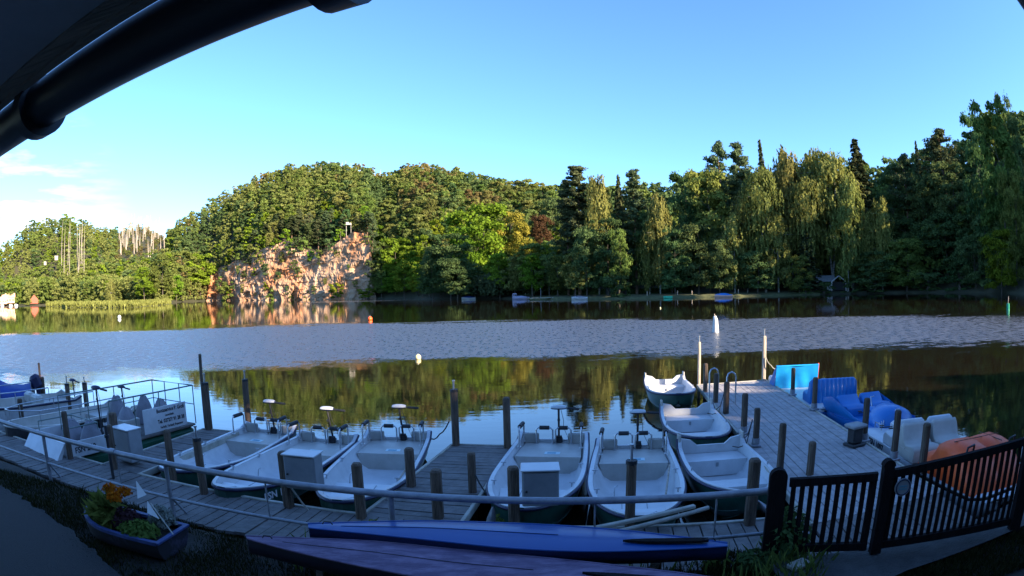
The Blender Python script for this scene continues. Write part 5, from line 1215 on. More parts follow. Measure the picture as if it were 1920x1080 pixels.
# two beams lying across from the bank to the fifth motorboat
for j, (p, q, lab) in enumerate([((1045, 1003, .62), (1303, 949, .72), 'long grey beam lying behind the blue boat, upper of two'), ((1100, 1010, .60), (1328, 952, .66), 'long round pole lying behind the blue boat, lower of two')]):
    a, b = at(*p), at(*q); mb = MB(); v = b - a; c = (a + b) / 2
    if j == 0: mb.box(c, (v.length, .07, .05), atan2(v.y, v.x), bev=.01, M=Matrix.Rotation(atan2(v.y, v.x), 4, 'Z') @ Matrix.Rotation(-asin(v.z / v.length), 4, 'Y'))
    else: mb.tube([a, b], .030, 10)
    tag(mb.build('wooden_beam', M_beam), lab, 'beam', 'beams lying on the bank')
for j, (px, py, px2, py2, lab) in enumerate([(925, 950, 912, 985, 'pale oar blade standing in the water by the middle pier'), (1420, 938, 1448, 1010, 'pale oar blade leaning at the left gate post')]):
    a = at(px, py, .75); D = hypot(a.x, a.y); b = at(px2, py2, .2 if j == 0 else .5); b = V(b.x / hypot(b.x, b.y) * D, b.y / hypot(b.x, b.y) * D, b.z)
    mb = MB(); v = (b - a); s_ = V(v.y, -v.x, 0).normalized(); s_ = V(1, 0, 0)
    rows = [[a + v * f - s_ * w, a + v * f + V(0, -.012, 0), a + v * f + s_ * w, a + v * f + V(0, .012, 0)] for f, w in ((0, .02), (.3, .06), (.8, .07), (1, .05))]
    mb.grid(rows, closed=True); mb.add(rows[-1], [(0, 1, 2, 3)]); tag(mb.build('oar', M_rail), lab, 'oar', 'loose oars')

# ---- the two decked racing canoes lying on trestles in front of the railing
def canoe(name, lab, far, near, z, depth, mat, mside, slot, num, tr):
    """far/near: matching deck-edge points seen from the camera"""
    root = thing(name, lab, 'canoe', (0, 0, 0), 0, 'decked canoes lying on trestles')
    F = [at(x, y, z) for x, y in far]; Nn = [at(x, y, z) for x, y in near]; n = len(F)
    def rs(P, m=28):       # resample smoothly
        out = []
        for i in range(m + 1):
            t_ = i / m * (len(P) - 1); k = min(int(t_), len(P) - 2); f = t_ - k; p0, p1, p2, p3 = P[max(k - 1, 0)], P[k], P[k + 1], P[min(k + 2, len(P) - 1)]
            out.append(.5 * ((2 * p1) + (p2 - p0) * f + (2 * p0 - 5 * p1 + 4 * p2 - p3) * f * f + (3 * p1 - p0 - 3 * p2 + p3) * f ** 3))
        return out
    F, Nn = rs(F), rs(Nn); rows = []
    for i, (a, b) in enumerate(zip(F, Nn)):
        t_ = i / (len(F) - 1); cr_ = .035 * sin(pi * min(1, max(0, t_))) ; rows.append([a.lerp(b, f) + V(0, 0, cr_ * (1 - (2 * f - 1) ** 2)) for f in (0, .04, .2, .4, .6, .8, .96, 1)])
    mb = MB(); mb.grid(rows); mb.build('deck', mat, root)
    rows = []
    for i, (a, b) in enumerate(zip(F, Nn)):
        t_ = i / (len(F) - 1); d = depth * (.55 + .45 * sin(pi * (.06 + .88 * t_)) ** .6); c = (a + b) / 2; w = (a - b) / 2
        rows.append([a + V(0, 0, -.0), a - V(0, 0, d * .35) - w * .02, c + w * .74 - V(0, 0, d * .8), c - V(0, 0, d), c - w * .74 - V(0, 0, d * .8), b - V(0, 0, d * .35) + w * .02, b])
    mb = MB(); mb.grid(rows); mb.add(rows[0], [tuple(range(7))]); mb.add(rows[-1], [tuple(range(6, -1, -1))]); mb.build('hull', mside, root)
    mb = MB(); mb.tube(F, .012, 6); mb.tube(Nn, .012, 6); mb.build('deck_edge', mat, root)
    (x0, y0), (x1, y1), hw_ = slot; a, b = at(x0, y0, z + .03), at(x1, y1, z + .03); v = (b - a); s_ = V(-v.y, v.x, 0).normalized()
    rr_ = []
    for f in np.linspace(0, 1, 12):
        w = hw_ * min(1, (f * 3) ** .7 + .02) * (1 if f < .97 else .75); rr_.append([a + v * f - s_ * w, a + v * f - s_ * w * .9 + V(0, 0, .025), a + v * f + s_ * w * .9 + V(0, 0, .025), a + v * f + s_ * w])
    mb = MB(); mb.grid(rr_, smooth=False); mb.add(rr_[0], [(0, 1, 2, 3)]); mb.add(rr_[-1], [(3, 2, 1, 0)]); mb.build('cockpit', M_blackgate, root)
    for i in (2, len(F) - 3):
        c = F[i].lerp(Nn[i], .5) + V(0, 0, .03); mb = MB(); mb.tube([c + V(-.06, 0, 0), c + V(-.04, 0, .03), c + V(.04, 0, .03), c + V(.06, 0, 0)], .008, 6); mb.build('carrying_loop', M_black, root)
    mb = MB(); mb.tube([F[k].lerp(Nn[k], .5) + V(0, 0, .035 * sin(pi * k / (len(F) - 1)) + .002) for k in range(3, int(len(F) * .62))], .004, 5); mb.build('deck_seam', mside, root)
    for f in tr:
        i = int(f * (len(F) - 1)); c = (F[i] + Nn[i]) / 2; w = (F[i] - Nn[i]); w.normalize()
        mb = MB(); mb.box(c - V(0, 0, depth + .05), (.07, .62, .06), atan2(w.y, w.x) - pi / 2)
        for sg in (-1, 1): mb.tube([c + w * .24 * sg - V(0, 0, depth), c + w * .30 * sg - V(0, 0, z - GZ + .05)], .022, 6)
        tag(mb.build('trestle', M_post), 'low wooden trestle carrying the %s canoe, %s end' % ('blue' if 'blue' in lab else 'mauve', 'left' if f < .5 else 'right'), 'trestle', 'low trestles under the canoes')
    return root
M_bluecanoe = pm('blue_canoe_deck', (.005, .048, .20), (.008, .066, .26), rough=.38, scale=.8, coat=.25, bump=.01, contrast=(.3, .7))
M_blueside = pm('dark_blue_canoe_side', (.006, .014, .05), (.01, .022, .08), rough=.4, scale=2)
M_mauve = pm('faded_mauve_deck', (.10, .062, .115), (.27, .19, .28), rough=.8, scale=7, bump=.2, bscale=40, stretch=(.5, 1.6, 1), contrast=(.42, .78), detail=10)
M_mauveside = pm('dark_canoe_side', (.012, .010, .018), (.02, .018, .03), rough=.5, scale=2)
r_ = canoe('canoe', 'bright blue decked canoe lying just in front of the tube railing', [(577, 982), (680, 979), (820, 977), (1000, 983), (1150, 993), (1270, 1006), (1364, 1018)], [(579, 990), (690, 1001), (820, 1014), (960, 1028), (1110, 1034), (1260, 1030), (1364, 1024)], 1.0, .24, M_bluecanoe, M_blueside, ((1168, 1016), (1328, 1014), .045), None, (.2, .8))
canoe('canoe', 'faded mauve decked canoe lying nearest the camera at the bottom edge', [(461, 1005), (560, 1009), (700, 1015), (860, 1031), (1000, 1044), (1150, 1060), (1300, 1078), (1450, 1100)], [(463, 1010), (560, 1036), (700, 1066), (860, 1094), (1000, 1108), (1150, 1118), (1300, 1122), (1450, 1118)], .92, .28, M_mauve, M_mauveside, ((1092, 1076), (1300, 1092), .05), None, (.18, .8))

# ---- garden gate: two picket leaves
pA, pB, pC = V(2.80, 5.40, 0), V(3.86, 4.93, 0), V(5.93, 4.36, 0)
def round_post(lab, p, z1, w=.17):
    root = thing('gate_post', lab, 'post', (p.x, p.y, GZ), atan2((pC - pA).y, (pC - pA).x), 'dark gate posts'); mb = MB(); h = z1 - GZ
    poly = [(-w / 2, -.25), (w / 2, -.25), (w / 2, h - .09)] + [(cos(q) * w / 2, h - .09 + sin(q) * .09) for q in np.linspace(.3, pi - .3, 7)] + [(-w / 2, h - .09)]
    n = len(poly); P = [V(x, -.05, z) for x, z in poly] + [V(x, .05, z) for x, z in poly]
    mb.add(P, [tuple(range(n)), tuple(range(2 * n - 1, n - 1, -1))] + [(i, n + i, n + (i + 1) % n, (i + 1) % n) for i in range(n)]); tag(mb.build('post_board', M_blackgate, root)); return root
round_post('dark rounded gate post at the left hinge side', pA - V(.02, -.01, 0), 1.63, .20)
round_post('dark rounded gate post at the far right hinge side', pC + V(.06, -.02, 0), 1.84, .17)
def leaf(lab, a, b, z0, za, zb, npk, posts, extra=None):
    d = b - a; L = d.length; ang = atan2(d.y, d.x); root = thing('gate_leaf', lab, 'gate', (a.x, a.y, 0), ang, 'picket gate leaves')
    zt = lambda x: za + (zb - za) * x / L
    mb = MB()
    for i in range(npk):
        x = (i + .5) * L / npk; mb.box((x, 0, (z0 + zt(x)) / 2), (L / npk * .56, .022, zt(x) - z0 - .02), bev=.004)
    mb.build('pickets', M_blackgate, root)
    for nm, f in (('top_rail', lambda x: zt(x) - .03), ('bottom_rail', lambda x: z0 + .06)):
        mb = MB(); P = []
        for x in (0, L): P += [V(x, -.035, f(x) - .045), V(x, -.035, f(x) + .045), V(x, .035, f(x) + .045), V(x, .035, f(x) - .045)]
        mb.add(P, [(0, 1, 2, 3), (7, 6, 5, 4), (0, 4, 5, 1), (1, 5, 6, 2), (2, 6, 7, 3), (3, 7, 4, 0)]); mb.build(nm, M_blackgate, root)
    return root, L, zt
l1, L1_, zt1 = leaf('narrow dark picket gate leaf at the left', pA + (pB - pA).normalized() * .11, pB - (pB - pA).normalized() * .03, GZ + .10, 1.50, 1.545, 10, None)
mb = MB(); mb.box((L1_ - .045, 0, (GZ + .1 + 1.50) / 2), (.09, .045, 1.50 - GZ - .1), bev=.006); mb.build('closing_stile', M_blackgate, l1)
l2, L2_, zt2 = leaf('wide dark picket gate leaf carrying the round sign', pB + (pC - pB).normalized() * .06, pC - (pC - pB).normalized() * .05, GZ + .10, 1.555, 1.72, 21, None)
mb = MB(); w = .13; h0, h1 = GZ + .06, 1.70
poly = [(-w / 2, h0), (w / 2, h0), (w / 2, h1 - .08)] + [(cos(q) * w / 2 * 1.25, h1 - .08 + sin(q) * .085) for q in np.linspace(.2, pi - .2, 7)] + [(-w / 2, h1 - .08)]
n = len(poly); mb.add([V(x + .03, -.05, z) for x, z in poly] + [V(x + .03, .05, z) for x, z in poly], [tuple(range(n)), tuple(range(2 * n - 1, n - 1, -1))] + [(i, n + i, n + (i + 1) % n, (i + 1) % n) for i in range(n)]); mb.build('closing_stile', M_blackgate, l2)
mb = MB(); mb.tube([V(.03, -.03, GZ - .12), V(.03, -.03, GZ + .2)], .02, 8); mb.build('ground_bolt', M_black, l2)
mb = MB(); mb.tube([V(.40, .06, 1.50), V(.9, .07, 1.24), V(1.30, .07, 1.05), V(1.55, .06, 1.02), V(L2_, .05, 1.10)], .022, 7); mb.build('brace_chain', M_black, l2)
mb = MB(); cc = V(.235, -.045, 1.375); mb.tube([cc, cc + V(0, -.012, 0)], .105, 28); sg_ = mb.build('round_sign', M_cabinet, l2)
mb = MB(); mb.tube([cc + V(0, -.013, 0) + V(cos(q), 0, sin(q)) * .088 for q in np.linspace(0, 2 * pi, 30)], .008, 6, cap=False); mb.build('sign_ring', M_navy, sg_)
mb = MB()
for k in range(2):
    for j in range(6): mb.box(cc + V(-.045 + j * .018, -.0145, .014 - k * .032), (.012, .003, .016))
mb.build('sign_print', M_stickerdark, sg_)
# ---- the old boat used as a flower bed
b0, s0 = at(166, 952, .82), at(325, 992, .82)
root, L = place('planter_boat', 'old blue rimmed rowing boat planted with flowers on the grass', 'planter', (b0.x, b0.y), (s0.x, s0.y - .05), z=GZ - .02)
M_bluerim = pm('faded_blue_rim', (.018, .035, .12), (.05, .08, .22), rough=.6, scale=6, bump=.2)
M_oldhull = pm('flaking_dark_hull', (.010, .009, .014), (.06, .05, .10), rough=.8, scale=4, contrast=(.55, .75))
hw, sh = hull_shape(L, .78, .34, .27, .27, .42, -.02, 0); rows = []
for t_ in np.linspace(0, 1, 14): w = hw(t_); s_ = sh(t_); y = t_ * L; rows.append([V(-w, y, s_), V(-w * .92, y, s_ * .5), V(-w * .72, y, .02), V(0, y, 0), V(w * .72, y, .02), V(w * .92, y, s_ * .5), V(w, y, s_)])
mb = MB(); mb.grid(rows); mb.add(rows[0], [tuple(range(7))]); mb.add(rows[-1], [tuple(range(6, -1, -1))]); mb.build('hull', M_oldhull, root)
mb = MB()
for sd in (0, 6): mb.grid([[r[sd] + V(0, 0, -.03), r[sd] + V(0, 0, .012), V(r[sd].x * (1 - .06 / max(.07, abs(r[sd].x))), r[sd].y, r[sd].z + .012), V(r[sd].x * (1 - .06 / max(.07, abs(r[sd].x))), r[sd].y, r[sd].z - .03)] for r in rows], smooth=False)
w = hw(1); mb.box((0, L, sh(1) - .0), (2 * w, .07, .03), bev=.005); mb.box((0, .06, sh(0)), (.2, .14, .03), bev=.005); mb.build('rim', M_bluerim, root)
mb = MB(); mb.grid([[V(x * hw(t_) * .9, t_ * L,   .20 + .02 * sin(t_ * 9 + x * 4)) for x in (-1, -.5, 0, .5, 1)] for t_ in np.linspace(.04, .98, 12)]); mb.build('potting_soil', M_soil, root)
def leafy(name, cx, cy, cz, rx, ry, rz, n, size, mat, seed, lab, cat='plant', asp=1.6, up_=.3, group='plants in the planter boat'):
    rng = np.random.default_rng(seed); D = rng.normal(size=(n, 3)); D /= np.linalg.norm(D, axis=1, keepdims=True); D[:, 2] = np.abs(D[:, 2]); r = rng.uniform(.2, 1, (n, 1)) ** .5
    Cc = np.array([cx, cy, cz]) + D * r * np.array([rx, ry, rz]); P, F, T = cards(Cc, D + rng.normal(size=(n, 3)) * .6 + np.array([0, 0, up_]), rng.uniform(.6, 1.3, n) * size, rng.uniform(0, 1, n), rng, asp=asp)
    o = bpy.data.objects.new(name, np_mesh(name, P, F, [mat], tint=T)); COL.objects.link(o)
    mb = MB()
    for k in range(10): mb.tube([V(cx, cy, cz - .05), V(cx + D[k, 0] * rx * .6, cy + D[k, 1] * ry * .6, cz + D[k, 2] * rz * .8)], .004, 4)
    mb.build('stem', LM['green'], o); return tag(o, lab, cat, group)
LM['orangefl'] = leaf_mat('orange_petals', (.34, .07, .006), (.50, .15, .012), trans=.3, var=0, hue=0)
LM['grey_leaf'] = leaf_mat('silver_leaf', (.16, .18, .15), (.26, .28, .24), trans=.2, var=0, hue=0)
LM['purple_leaf'] = leaf_mat('dark_purple_leaf', (.035, .018, .022), (.08, .04, .045), trans=.2, var=0, hue=0)
def pw(px, py, z): p = at(px, py, z); return p
p = pw(220, 925, 1.12)
for j in range(3):
    q = pw((206, 232, 214)[j], (914, 920, 930)[j], 1.2)
    leafy('orange_flower', q.x, q.y, q.z - .04, .13, .10, .10, 170, .022, LM['orangefl'], 20 + j, ['orange flower head at the left of the planter boat', 'orange flower head at the right of the orange group', 'lowest orange flower head above the green leaves'][j], 'flower', 1.2, group='orange flowers in the planter boat')
q = pw(195, 945, 1.0); leafy('iris_plant', q.x, q.y, .76, .26, .2, .36, 420, .05, LM['green'], 31, 'tuft of narrow green leaves at the bow of the planter boat', asp=3.5, up_=-.5)
q = pw(232, 958, .95); leafy('purple_plant', q.x, q.y, .78, .26, .2, .22, 500, .03, LM['purple_leaf'], 32, 'dark purple leaved plant below the orange flowers')
q = pw(255, 978, .9); leafy('green_plant', q.x, q.y, .76, .34, .22, .15, 700, .028, LM['green'], 33, 'low green leafy plant near the stern of the planter boat')
q = pw(300, 958, .95); leafy('silver_plant', q.x, q.y, .78, .22, .18, .26, 500, .022, LM['grey_leaf'], 34, 'silver leaved plant at the back of the planter boat')
root = thing('toy_sail', 'small white pennants on a slanting stick in the planter boat', 'ornament', (0, 0, 0))
a, b = at(283, 944, 1.05), at(325, 1002, .84); mb = MB(); mb.tube([a, b], .009, 6); mb.build('stick', M_beam, root)
a, b, c_ = at(255, 902, 1.25), at(258, 935, 1.12), at(274, 928, 1.12); mb = MB(); mb.add([a, b, c_, a + V(0, .01, 0), b + V(0, .01, 0), c_ + V(0, .01, 0)], [(0, 1, 2), (5, 4, 3), (0, 3, 4, 1), (1, 4, 5, 2), (2, 5, 3, 0)])
a, b, c_ = at(276, 940, 1.06), at(276, 962, .98), at(298, 973, .95); mb.add([a, b, c_, a + V(0, .01, 0), b + V(0, .01, 0), c_ + V(0, .01, 0)], [(0, 1, 2), (5, 4, 3), (0, 3, 4, 1), (1, 4, 5, 2), (2, 5, 3, 0)]); mb.build('pennant', M_offwhite, root)
q = at(1478, 1000, .8); o = leafy('rose_bush', q.x, q.y, GZ, .34, .26, .62, 900, .032, LM['dark'], 41, 'dark rose bush growing through the left gate leaf', 'bush', group=None); 
q = at(1420, 1045, .6); leafy('low_bush', q.x, q.y, GZ - .04, .30, .22, .22, 500, .03, LM['dark'], 42, 'low dark bush at the foot of the left gate post', 'bush', group=None)
for j, (px, py) in enumerate([(700, 985), (930, 978), (1335, 1055), (650, 1000)]): q = at(px, py, .5); leafy('weed_clump', q.x, q.y, .42, .14, .12, .18, 160, .022, LM['green'], 50 + j, ['green weed clump at the landing end of the middle pier', 'green weed clump at the water below the fourth motorboat', 'green weed clump under the right end of the blue canoe', 'dark weed clump left of the blue canoe tip'][j], 'weed', group='weed clumps on the bank')
# stone on the path by the gate
p = at(1497, 1062, GZ + .05); mb = MB(); mb.box((p.x, p.y, GZ + .07), (.26, .16, .07), .3, bev=.02); tag(mb.build('paving_stone', M_beam), 'single pale stone lying before the left gate leaf', 'stone')

# ================================================================== BUOYS AND THE FAR SHORE
root = thing('pillar_buoy', 'tall white pillar buoy floating in the middle of the lake', 'buoy', (*at(1341.5, 623).xy, 0))
mb = MB(); mb.tube([V(0, 0, -.2), V(0, 0, .1), V(0, 0, .9), V(-.06, 0, 1.2)], 1, 14, radii=[.26, .26, .19, .12]); mb.build('body', M_white, root)
mb = MB(); mb.tube([V(-.06, 0, 1.2), V(-.08, 0, 1.36)], .035, 8); mb.build('topmark', M_postlight, root)
def ball(lab, px, py, r, mat, grp='small round buoys'):
    p = at(px, py); mb = MB(); rows = [[V(cos(a) * r * sin(q), sin(a) * r * sin(q), r * .55 - cos(q) * r) for a in np.linspace(0, 2 * pi, 13)[:-1]] for q in np.linspace(.02, pi - .02, 9)]
    root = thing('buoy', lab, 'buoy', (p.x, p.y, 0), 0, grp); mb.grid(rows, closed=True); mb.build('float', mat, root); mb = MB(); mb.tube([V(0, 0, r * 1.4), V(0, 0, r * 1.8)], r * .2, 7); mb.build('eye', M_steel, root)
M_yel = pm('yellow_buoy', (.70, .55, .25), (.8, .7, .4), rough=.5); M_greenb = pm('green_buoy', (.01, .30, .16), (.02, .45, .25), rough=.4)
ball('small yellowish ball buoy floating on the near water', 784, 673, .16, M_yel); ball('small orange ball buoy below the cliff', 694, 600, .30, M_orange); ball('small white ball buoy before the reed spit', 224, 597, .35, M_white); ball('tiny pale buoy before the far bank', 1238, 578, .12, M_yel)
p = at(1890, 582); root = thing('marker_buoy', 'green cylindrical marker buoy at the right side of the lake', 'buoy', (p.x, p.y, 0))
mb = MB(); mb.tube([V(0, 0, -.1), V(0, 0, .75)], .19, 12); mb.build('body', M_greenb, root); mb = MB(); mb.tube([V(0, 0, .75), V(.1, 0, 1.5)], .04, 7); mb.build('pole', M_postlight, root)

# shore things
def shore(px, dR=0.0): a = az(px); R = land(a)[0] + dR; return V(R * sin(a), R * cos(a), 0), a, R
def farboat(lab, px, lpx, dR, hull, cover, kind):
    p, a, R = shore(px, -4 + dR); L = lpx / FPX * R; root = thing('moored_boat', lab, 'boat', (p.x, p.y, 0), -a - pi / 2 + .1, 'boats moored along the far bank')
    hw, sh = hull_shape(L, L * .36, .85, .6, .6, .4); rows = []
    for t_ in np.linspace(0, 1, 12): w = hw(t_); rows.append([V(-w, (t_ - .5) * L, sh(t_)), V(-w * .8, (t_ - .5) * L, -.1), V(w * .8, (t_ - .5) * L, -.1), V(w, (t_ - .5) * L, sh(t_))])
    mb = MB(); mb.grid(rows); mb.add(rows[0], [(0, 1, 2, 3)]); mb.add(rows[-1], [(3, 2, 1, 0)]); mb.build('hull', hull, root)
    rows = [[V(-hw(t_), (t_ - .5) * L, sh(t_)), V(-hw(t_) * .5, (t_ - .5) * L, sh(t_) + .5 * sin(pi * t_)), V(hw(t_) * .5, (t_ - .5) * L, sh(t_) + .5 * sin(pi * t_)), V(hw(t_), (t_ - .5) * L, sh(t_))] for t_ in np.linspace(.02, .98, 10)]
    mb = MB(); mb.grid(rows); mb.build('cover', cover, root)
    if kind == 'cabin': mb = MB(); mb.box((0, -L * .36, 1.25), (1.3, 1.2, 1.3), bev=.08); cb = mb.build('cabin', hull, root); [MB().box((sx2 * .66, -L * .36 + sy2 * .25, 1.35), (.05, .35, .7)).build('window', M_black, cb) for sx2 in (-1, 1) for sy2 in (-1, 1)]
    if kind == 'canopy': mb = MB(); mb.grid([[V(x, (q - .5) * 2.2, .75 + .55 * sin(pi * q)) for x in (-.6, 0, .6)] for q in np.linspace(0, 1, 9)]); mb.build('canopy', M_black, root)
M_lilac = pm('lilac_gelcoat', (.36, .33, .46), (.46, .43, .56), rough=.4)
farboat('low white boat with a blue cover moored left of the willow', 878, 26, 0, M_white, M_bluetarp, '')
farboat('lilac grey motorboat with a small cabin moored right of the willow', 976, 32, 0, M_lilac, M_lilac, 'cabin')
farboat('white boat with a dark canopy moored before the lawn', 1086, 30, 0, M_white, M_tarp, 'canopy')
farboat('blue and pink pedal boat moored before the far wood', 1356, 34, -2, pm('pale_pink', (.75, .42, .36), (.85, .55, .48)), M_blue, '')
p, a, R = shore(1252, -2); root = thing('moored_boat', 'small green punt moored before the far bank', 'boat', (p.x, p.y, 0), -a - pi / 2, 'boats moored along the far bank'); mb = MB(); mb.box((0, 0, .3), (1.0, 2.4, .6), bev=.1); mb.build('hull', M_greenb, root); mb = MB(); mb.box((0, 0, .62), (.8, 1.8, .04)); mb.build('deck', M_black, root)
# lawn strip, hedge, jetty
M_lawn = pm('lawn', (.060, .066, .022), (.115, .118, .045), rough=.95, scale=.8)
rows = []
for d in (-.8, 0.3, 3, 7, 12, 18): rows.append([pol(az(px), land(az(px))[0] + d, max(ground_z(az(px), land(az(px))[0] + max(d, 0)), .05) + (.12 if d > 0 else .25) if d >= 0 else -.3) for px in range(985, 1540, 6)])
mb = MB(); mb.grid(rows); tag(mb.build('lawn', M_lawn), kind='structure')
def hedge(lab, x0, x1, dR, h, seed):
    rng = np.random.default_rng(seed); n = 9000; px = rng.uniform(x0, x1, n); C = []
    for q in px: a_ = az(q); R_ = land(a_)[0] + dR + rng.uniform(-.9, .9); z_ = .8 + rng.uniform(0, h) ; C.append((R_ * sin(a_), R_ * cos(a_), z_))
    P, F, T = cards(np.array(C), rng.normal(size=(n, 3)) + np.array([0, -.6, .5]), rng.uniform(.1, .24, n), rng.uniform(0, 1, n), rng); o = bpy.data.objects.new('hedge', np_mesh('hedge', P, F, [LM['dark']], tint=T)); COL.objects.link(o); tag(o, lab, 'hedge', 'clipped hedges on the far bank')
hedge('long clipped hedge behind the lawn of the far bank', 1000, 1135, 17, 2.0, 61); hedge('dark clipped hedge right of the long one on the far bank', 1175, 1300, 17, 1.8, 62)
p, a, R = shore(1020, -2); root = thing('jetty', 'low brown jetty beside the lilac grey motorboat', 'jetty', (p.x, p.y, 0), -a); mb = MB(); mb.box((0, 0, .5), (11, 1.4, .12)); mb.build('deck_boards', M_beam, root)
for x in (-5, -1.5, 2, 5): mb = MB(); mb.tube([V(x, -.6, -1), V(x, -.6, .9)], .08, 7); mb.build('pile', M_post, root)
mb = MB(); mb.tube([V(-1, 0, .5), V(-1, 0, 3.4)], .06, 7); mb.build('lamp_pole', M_rail, root)
for j, px in enumerate((1213, 1270, 985, 1297, 1384)):
    p, a, R = shore(px, 3.5); mb = MB(); mb.tube([V(p.x, p.y, .3), V(p.x, p.y, 1.9)], .11, 7); tag(mb.build('bank_post', M_postlight), ['pale post on the far bank below the birches', 'pale post right of the green punt', 'post at the left end of the lawn', 'short post between the punt and the pedal boat', 'post right of the far pedal boat'][j], 'post', 'posts along the far bank')
# open shelter under the birches
p, a, R = shore(1560, 7); root = thing('boat_shelter', 'small grey roofed house with a white gabled porch under the birches', 'house', (p.x, p.y, .9), -a)
mb = MB(); mb.box((-2.2, 1.5, 1.3), (4.4, 3.4, 2.6)); mb.build('wall', M_blackgate, root)
mb = MB(); mb.add([V(-4.8, -.5, 2.5), V(.8, -.5, 2.5), V(.8, 1.6, 4.2), V(-4.8, 1.6, 4.2), V(-4.8, 3.6, 2.5), V(.8, 3.6, 2.5)], [(0, 1, 2, 3), (3, 2, 5, 4), (0, 3, 4), (1, 5, 2)]); mb.build('roof', M_cabinet, root)
mb = MB(); mb.add([V(-.2, -1.2, 2.4), V(2.0, -1.2, 4.0), V(4.2, -1.2, 2.4), V(-.2, 3, 2.4), V(2.0, 3, 4.0), V(4.2, 3, 2.4)], [(0, 3, 4, 1), (1, 4, 5, 2)]); mb.build('porch_roof', M_cabinet, root)
for x0, z0, x1, z1 in ((-.2, 2.4, 2.0, 4.0), (2.0, 4.0, 4.2, 2.4)): mb = MB(); mb.tube([V(x0, -1.25, z0), V(x1, -1.25, z1)], .16, 5); mb.build('barge_board', M_white, root)
for x in (-.1, 4.1): mb = MB(); mb.box((x, -1.1, 1.1), (.3, .3, 2.5)); mb.build('porch_post', M_white, root)
mb = MB(); mb.box((-.9, -.25, .9), (1.3, .12, 1.7)); mb.build('white_panel', M_white, root); mb = MB(); mb.box((2, 1.5, 1.2), (3.8, .2, 2.4)); mb.build('doorway', M_black, root)
# house behind the willow
M_red = pm('red_roof', (.30, .07, .04), (.42, .11, .07), rough=.8, scale=3); M_plaster = pm('white_plaster', (.42, .38, .32), (.52, .47, .40), rough=.9, scale=1)
def house(lab, px, R, rowz, w, h, wall, roof, cat='house', rz=0.0, z=None, wins=2):
    a = az(px); zz = z if z is not None else ground_z(a, R) + .2; root = thing('house', lab, cat, (R * sin(a), R * cos(a), zz), -a + rz)
    mb = MB(); mb.box((0, 0, h / 2), (w, w * .7, h)); mb.build('wall', wall, root); o_ = w * .06; y = w * .35 + o_; x = w / 2 + o_
    mb = MB(); mb.add([V(-x, -y, h), V(x, -y, h), V(x, 0, h + w * .3), V(-x, 0, h + w * .3), V(-x, y, h), V(x, y, h)], [(0, 1, 2, 3), (3, 2, 5, 4), (0, 3, 4), (1, 5, 2), (0, 4, 5, 1)]); mb.build('roof', roof, root)
    for i in range(wins): mb = MB(); mb.box(((i + .5) / wins * w - w / 2, -w * .35 - .03, h * .55), (w * .14, .06, h * .3)); mb.build('window', M_black, root)
    return root
house('small dark house with a red roof half hidden behind the willow', 968, 214, 0, 6.5, 4.2, pm('grey_render', (.20, .20, .24), (.28, .28, .33)), M_red, z=3.0)
# the village shore at the far left
M_sal = pm('salmon_render', (.68, .38, .22), (.78, .48, .30), rough=.9)
house('salmon lakeside pavilion with an orange roof at the left edge', 16, 352, 0, 8, 3.0, M_sal, M_sal, 'pavilion', z=1.6, wins=4); house('pink walled kiosk beside the pavilion at the left edge', 6, 348, 0, 5, 2.4, M_sal, M_plaster, 'kiosk', z=1.2, wins=3)
house('tan roofed house behind the reed spit', 112, 362, 0, 11, 2.6, M_plaster, M_beam, z=1.4); house('white house gable showing between the trees on the left hill', 106, 420, 0, 2.4, 2.2, M_plaster, M_plaster, z=29, wins=1)
house('tiny white gable high between the left trees', 85, 424, 0, 1.8, 1.8, M_plaster, M_plaster, z=26, wins=1); house('white house front in the trees above the red tent', 83, 385, 0, 3.6, 3, M_plaster, M_plaster, z=10, wins=2)
a = az(64); R = 350; root = thing('tent', 'red and white tent on the left shore', 'tent', (R * sin(a), R * cos(a), 1.0), -a); mb = MB(); mb.add([V(-2.6, -1.5, 0), V(2.6, -1.5, 0), V(2.6, -1.5, 2.2), V(0, -1.5, 5), V(-2.6, -1.5, 2.2), V(-2.6, 3, 0), V(2.6, 3, 0), V(2.6, 3, 2.2), V(0, 3, 5), V(-2.6, 3, 2.2)], [(0, 1, 2, 3, 4), (9, 8, 7, 6, 5), (0, 4, 9, 5), (1, 6, 7, 2), (2, 7, 8, 3), (3, 8, 9, 4)]); mb.build('canvas', M_red, root)
mb = MB(); mb.add([V(-2.8, -1.6, 2.3), V(0, -1.6, 5.2), V(2.8, -1.6, 2.3), V(-2.8, 3.1, 2.3), V(0, 3.1, 5.2), V(2.8, 3.1, 2.3)], [(0, 3, 4, 1), (1, 4, 5, 2)]); mb.build('fly_sheet', M_white, root)
for j, (px, dR) in enumerate([(4, -3), (20, -2), (30, 0)]): farboat(['small white boat at the far left shore edge', 'second small white boat beside the pavilion', 'third small boat at the left shore'][j], px, 7, dR + 2, M_white, M_white, '')
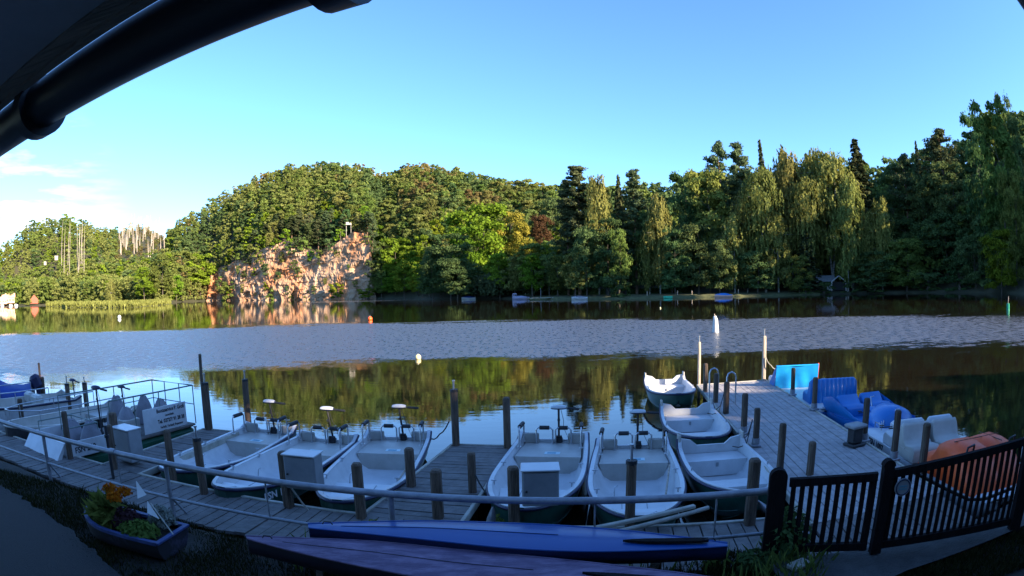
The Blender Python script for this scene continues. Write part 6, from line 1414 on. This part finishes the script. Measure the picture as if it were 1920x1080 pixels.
# viewpoint on the cliff
a = az(655); R = land(a)[0] + 15; root = thing('lookout', 'white lookout platform above the rock cliff', 'lookout', (R * sin(a), R * cos(a), height_at(655, 421, R)), -a)
mb = MB(); mb.box((0, 0, 0), (3.0, 2, .4)); mb.build('platform', M_plaster, root); mb = MB(); mb.box((-.6, -.9, .7), (1.5, .15, .9)); mb.box((.9, -.9, .5), (.9, .15, .5)); mb.build('parapet', M_plaster, root)
for x in (-1.2, 1.2): mb = MB(); mb.tube([V(x, 0, -8), V(x, 0, 0)], .15, 6); mb.build('pile', M_beam, root)
# reed spit
rows = []
for k in range(9):
    f = k / 8; row = []
    for px in range(86, 322, 6):
        a_ = az(px); base = at(px, 577 - max(0, px - 250) * .10 if px > 120 else 575, 0); r0 = hypot(base.x, base.y); wd = 46 * sin(pi * min(1, max(0.02, (322 - px) / 236)) ** .7) ** .5
        row.append(V(sin(a_) * (r0 + wd * f), cos(a_) * (r0 + wd * f), -.3 + .9 * sin(pi * f) ** .5))
    rows.append(row)
mb = MB(); mb.grid(rows); tag(mb.build('reed_spit', M_lawn), kind='structure')
rng = np.random.default_rng(9); C = []
for _ in range(16000):
    k = rng.uniform(.06, .94) * 8; j = rng.uniform(0, len(rows[0]) - 1.01); k0, j0 = int(k), int(j); p_ = rows[k0][j0].lerp(rows[k0][j0 + 1], j - j0).lerp(rows[k0 + 1][j0].lerp(rows[k0 + 1][j0 + 1], j - j0), k - k0); C.append((p_.x, p_.y, p_.z + rng.uniform(.1, 1.3)))
P, F, T = cards(np.array(C), rng.normal(size=(len(C), 3)) + np.array([.3, -.8, .3]), rng.uniform(.2, .5, len(C)), rng.uniform(0, 1, len(C)), rng, asp=1.8, hang=.3)
LM['reed'] = leaf_mat('reed_leaves', (.14, .15, .035), (.25, .26, .07), trans=.3, var=0, hue=0)
o = bpy.data.objects.new('reeds', np_mesh('reeds', P, F, [LM['reed']], tint=T)); COL.objects.link(o); tag(o, 'pale green reeds covering the low spit at the left', 'reeds', kind='stuff')
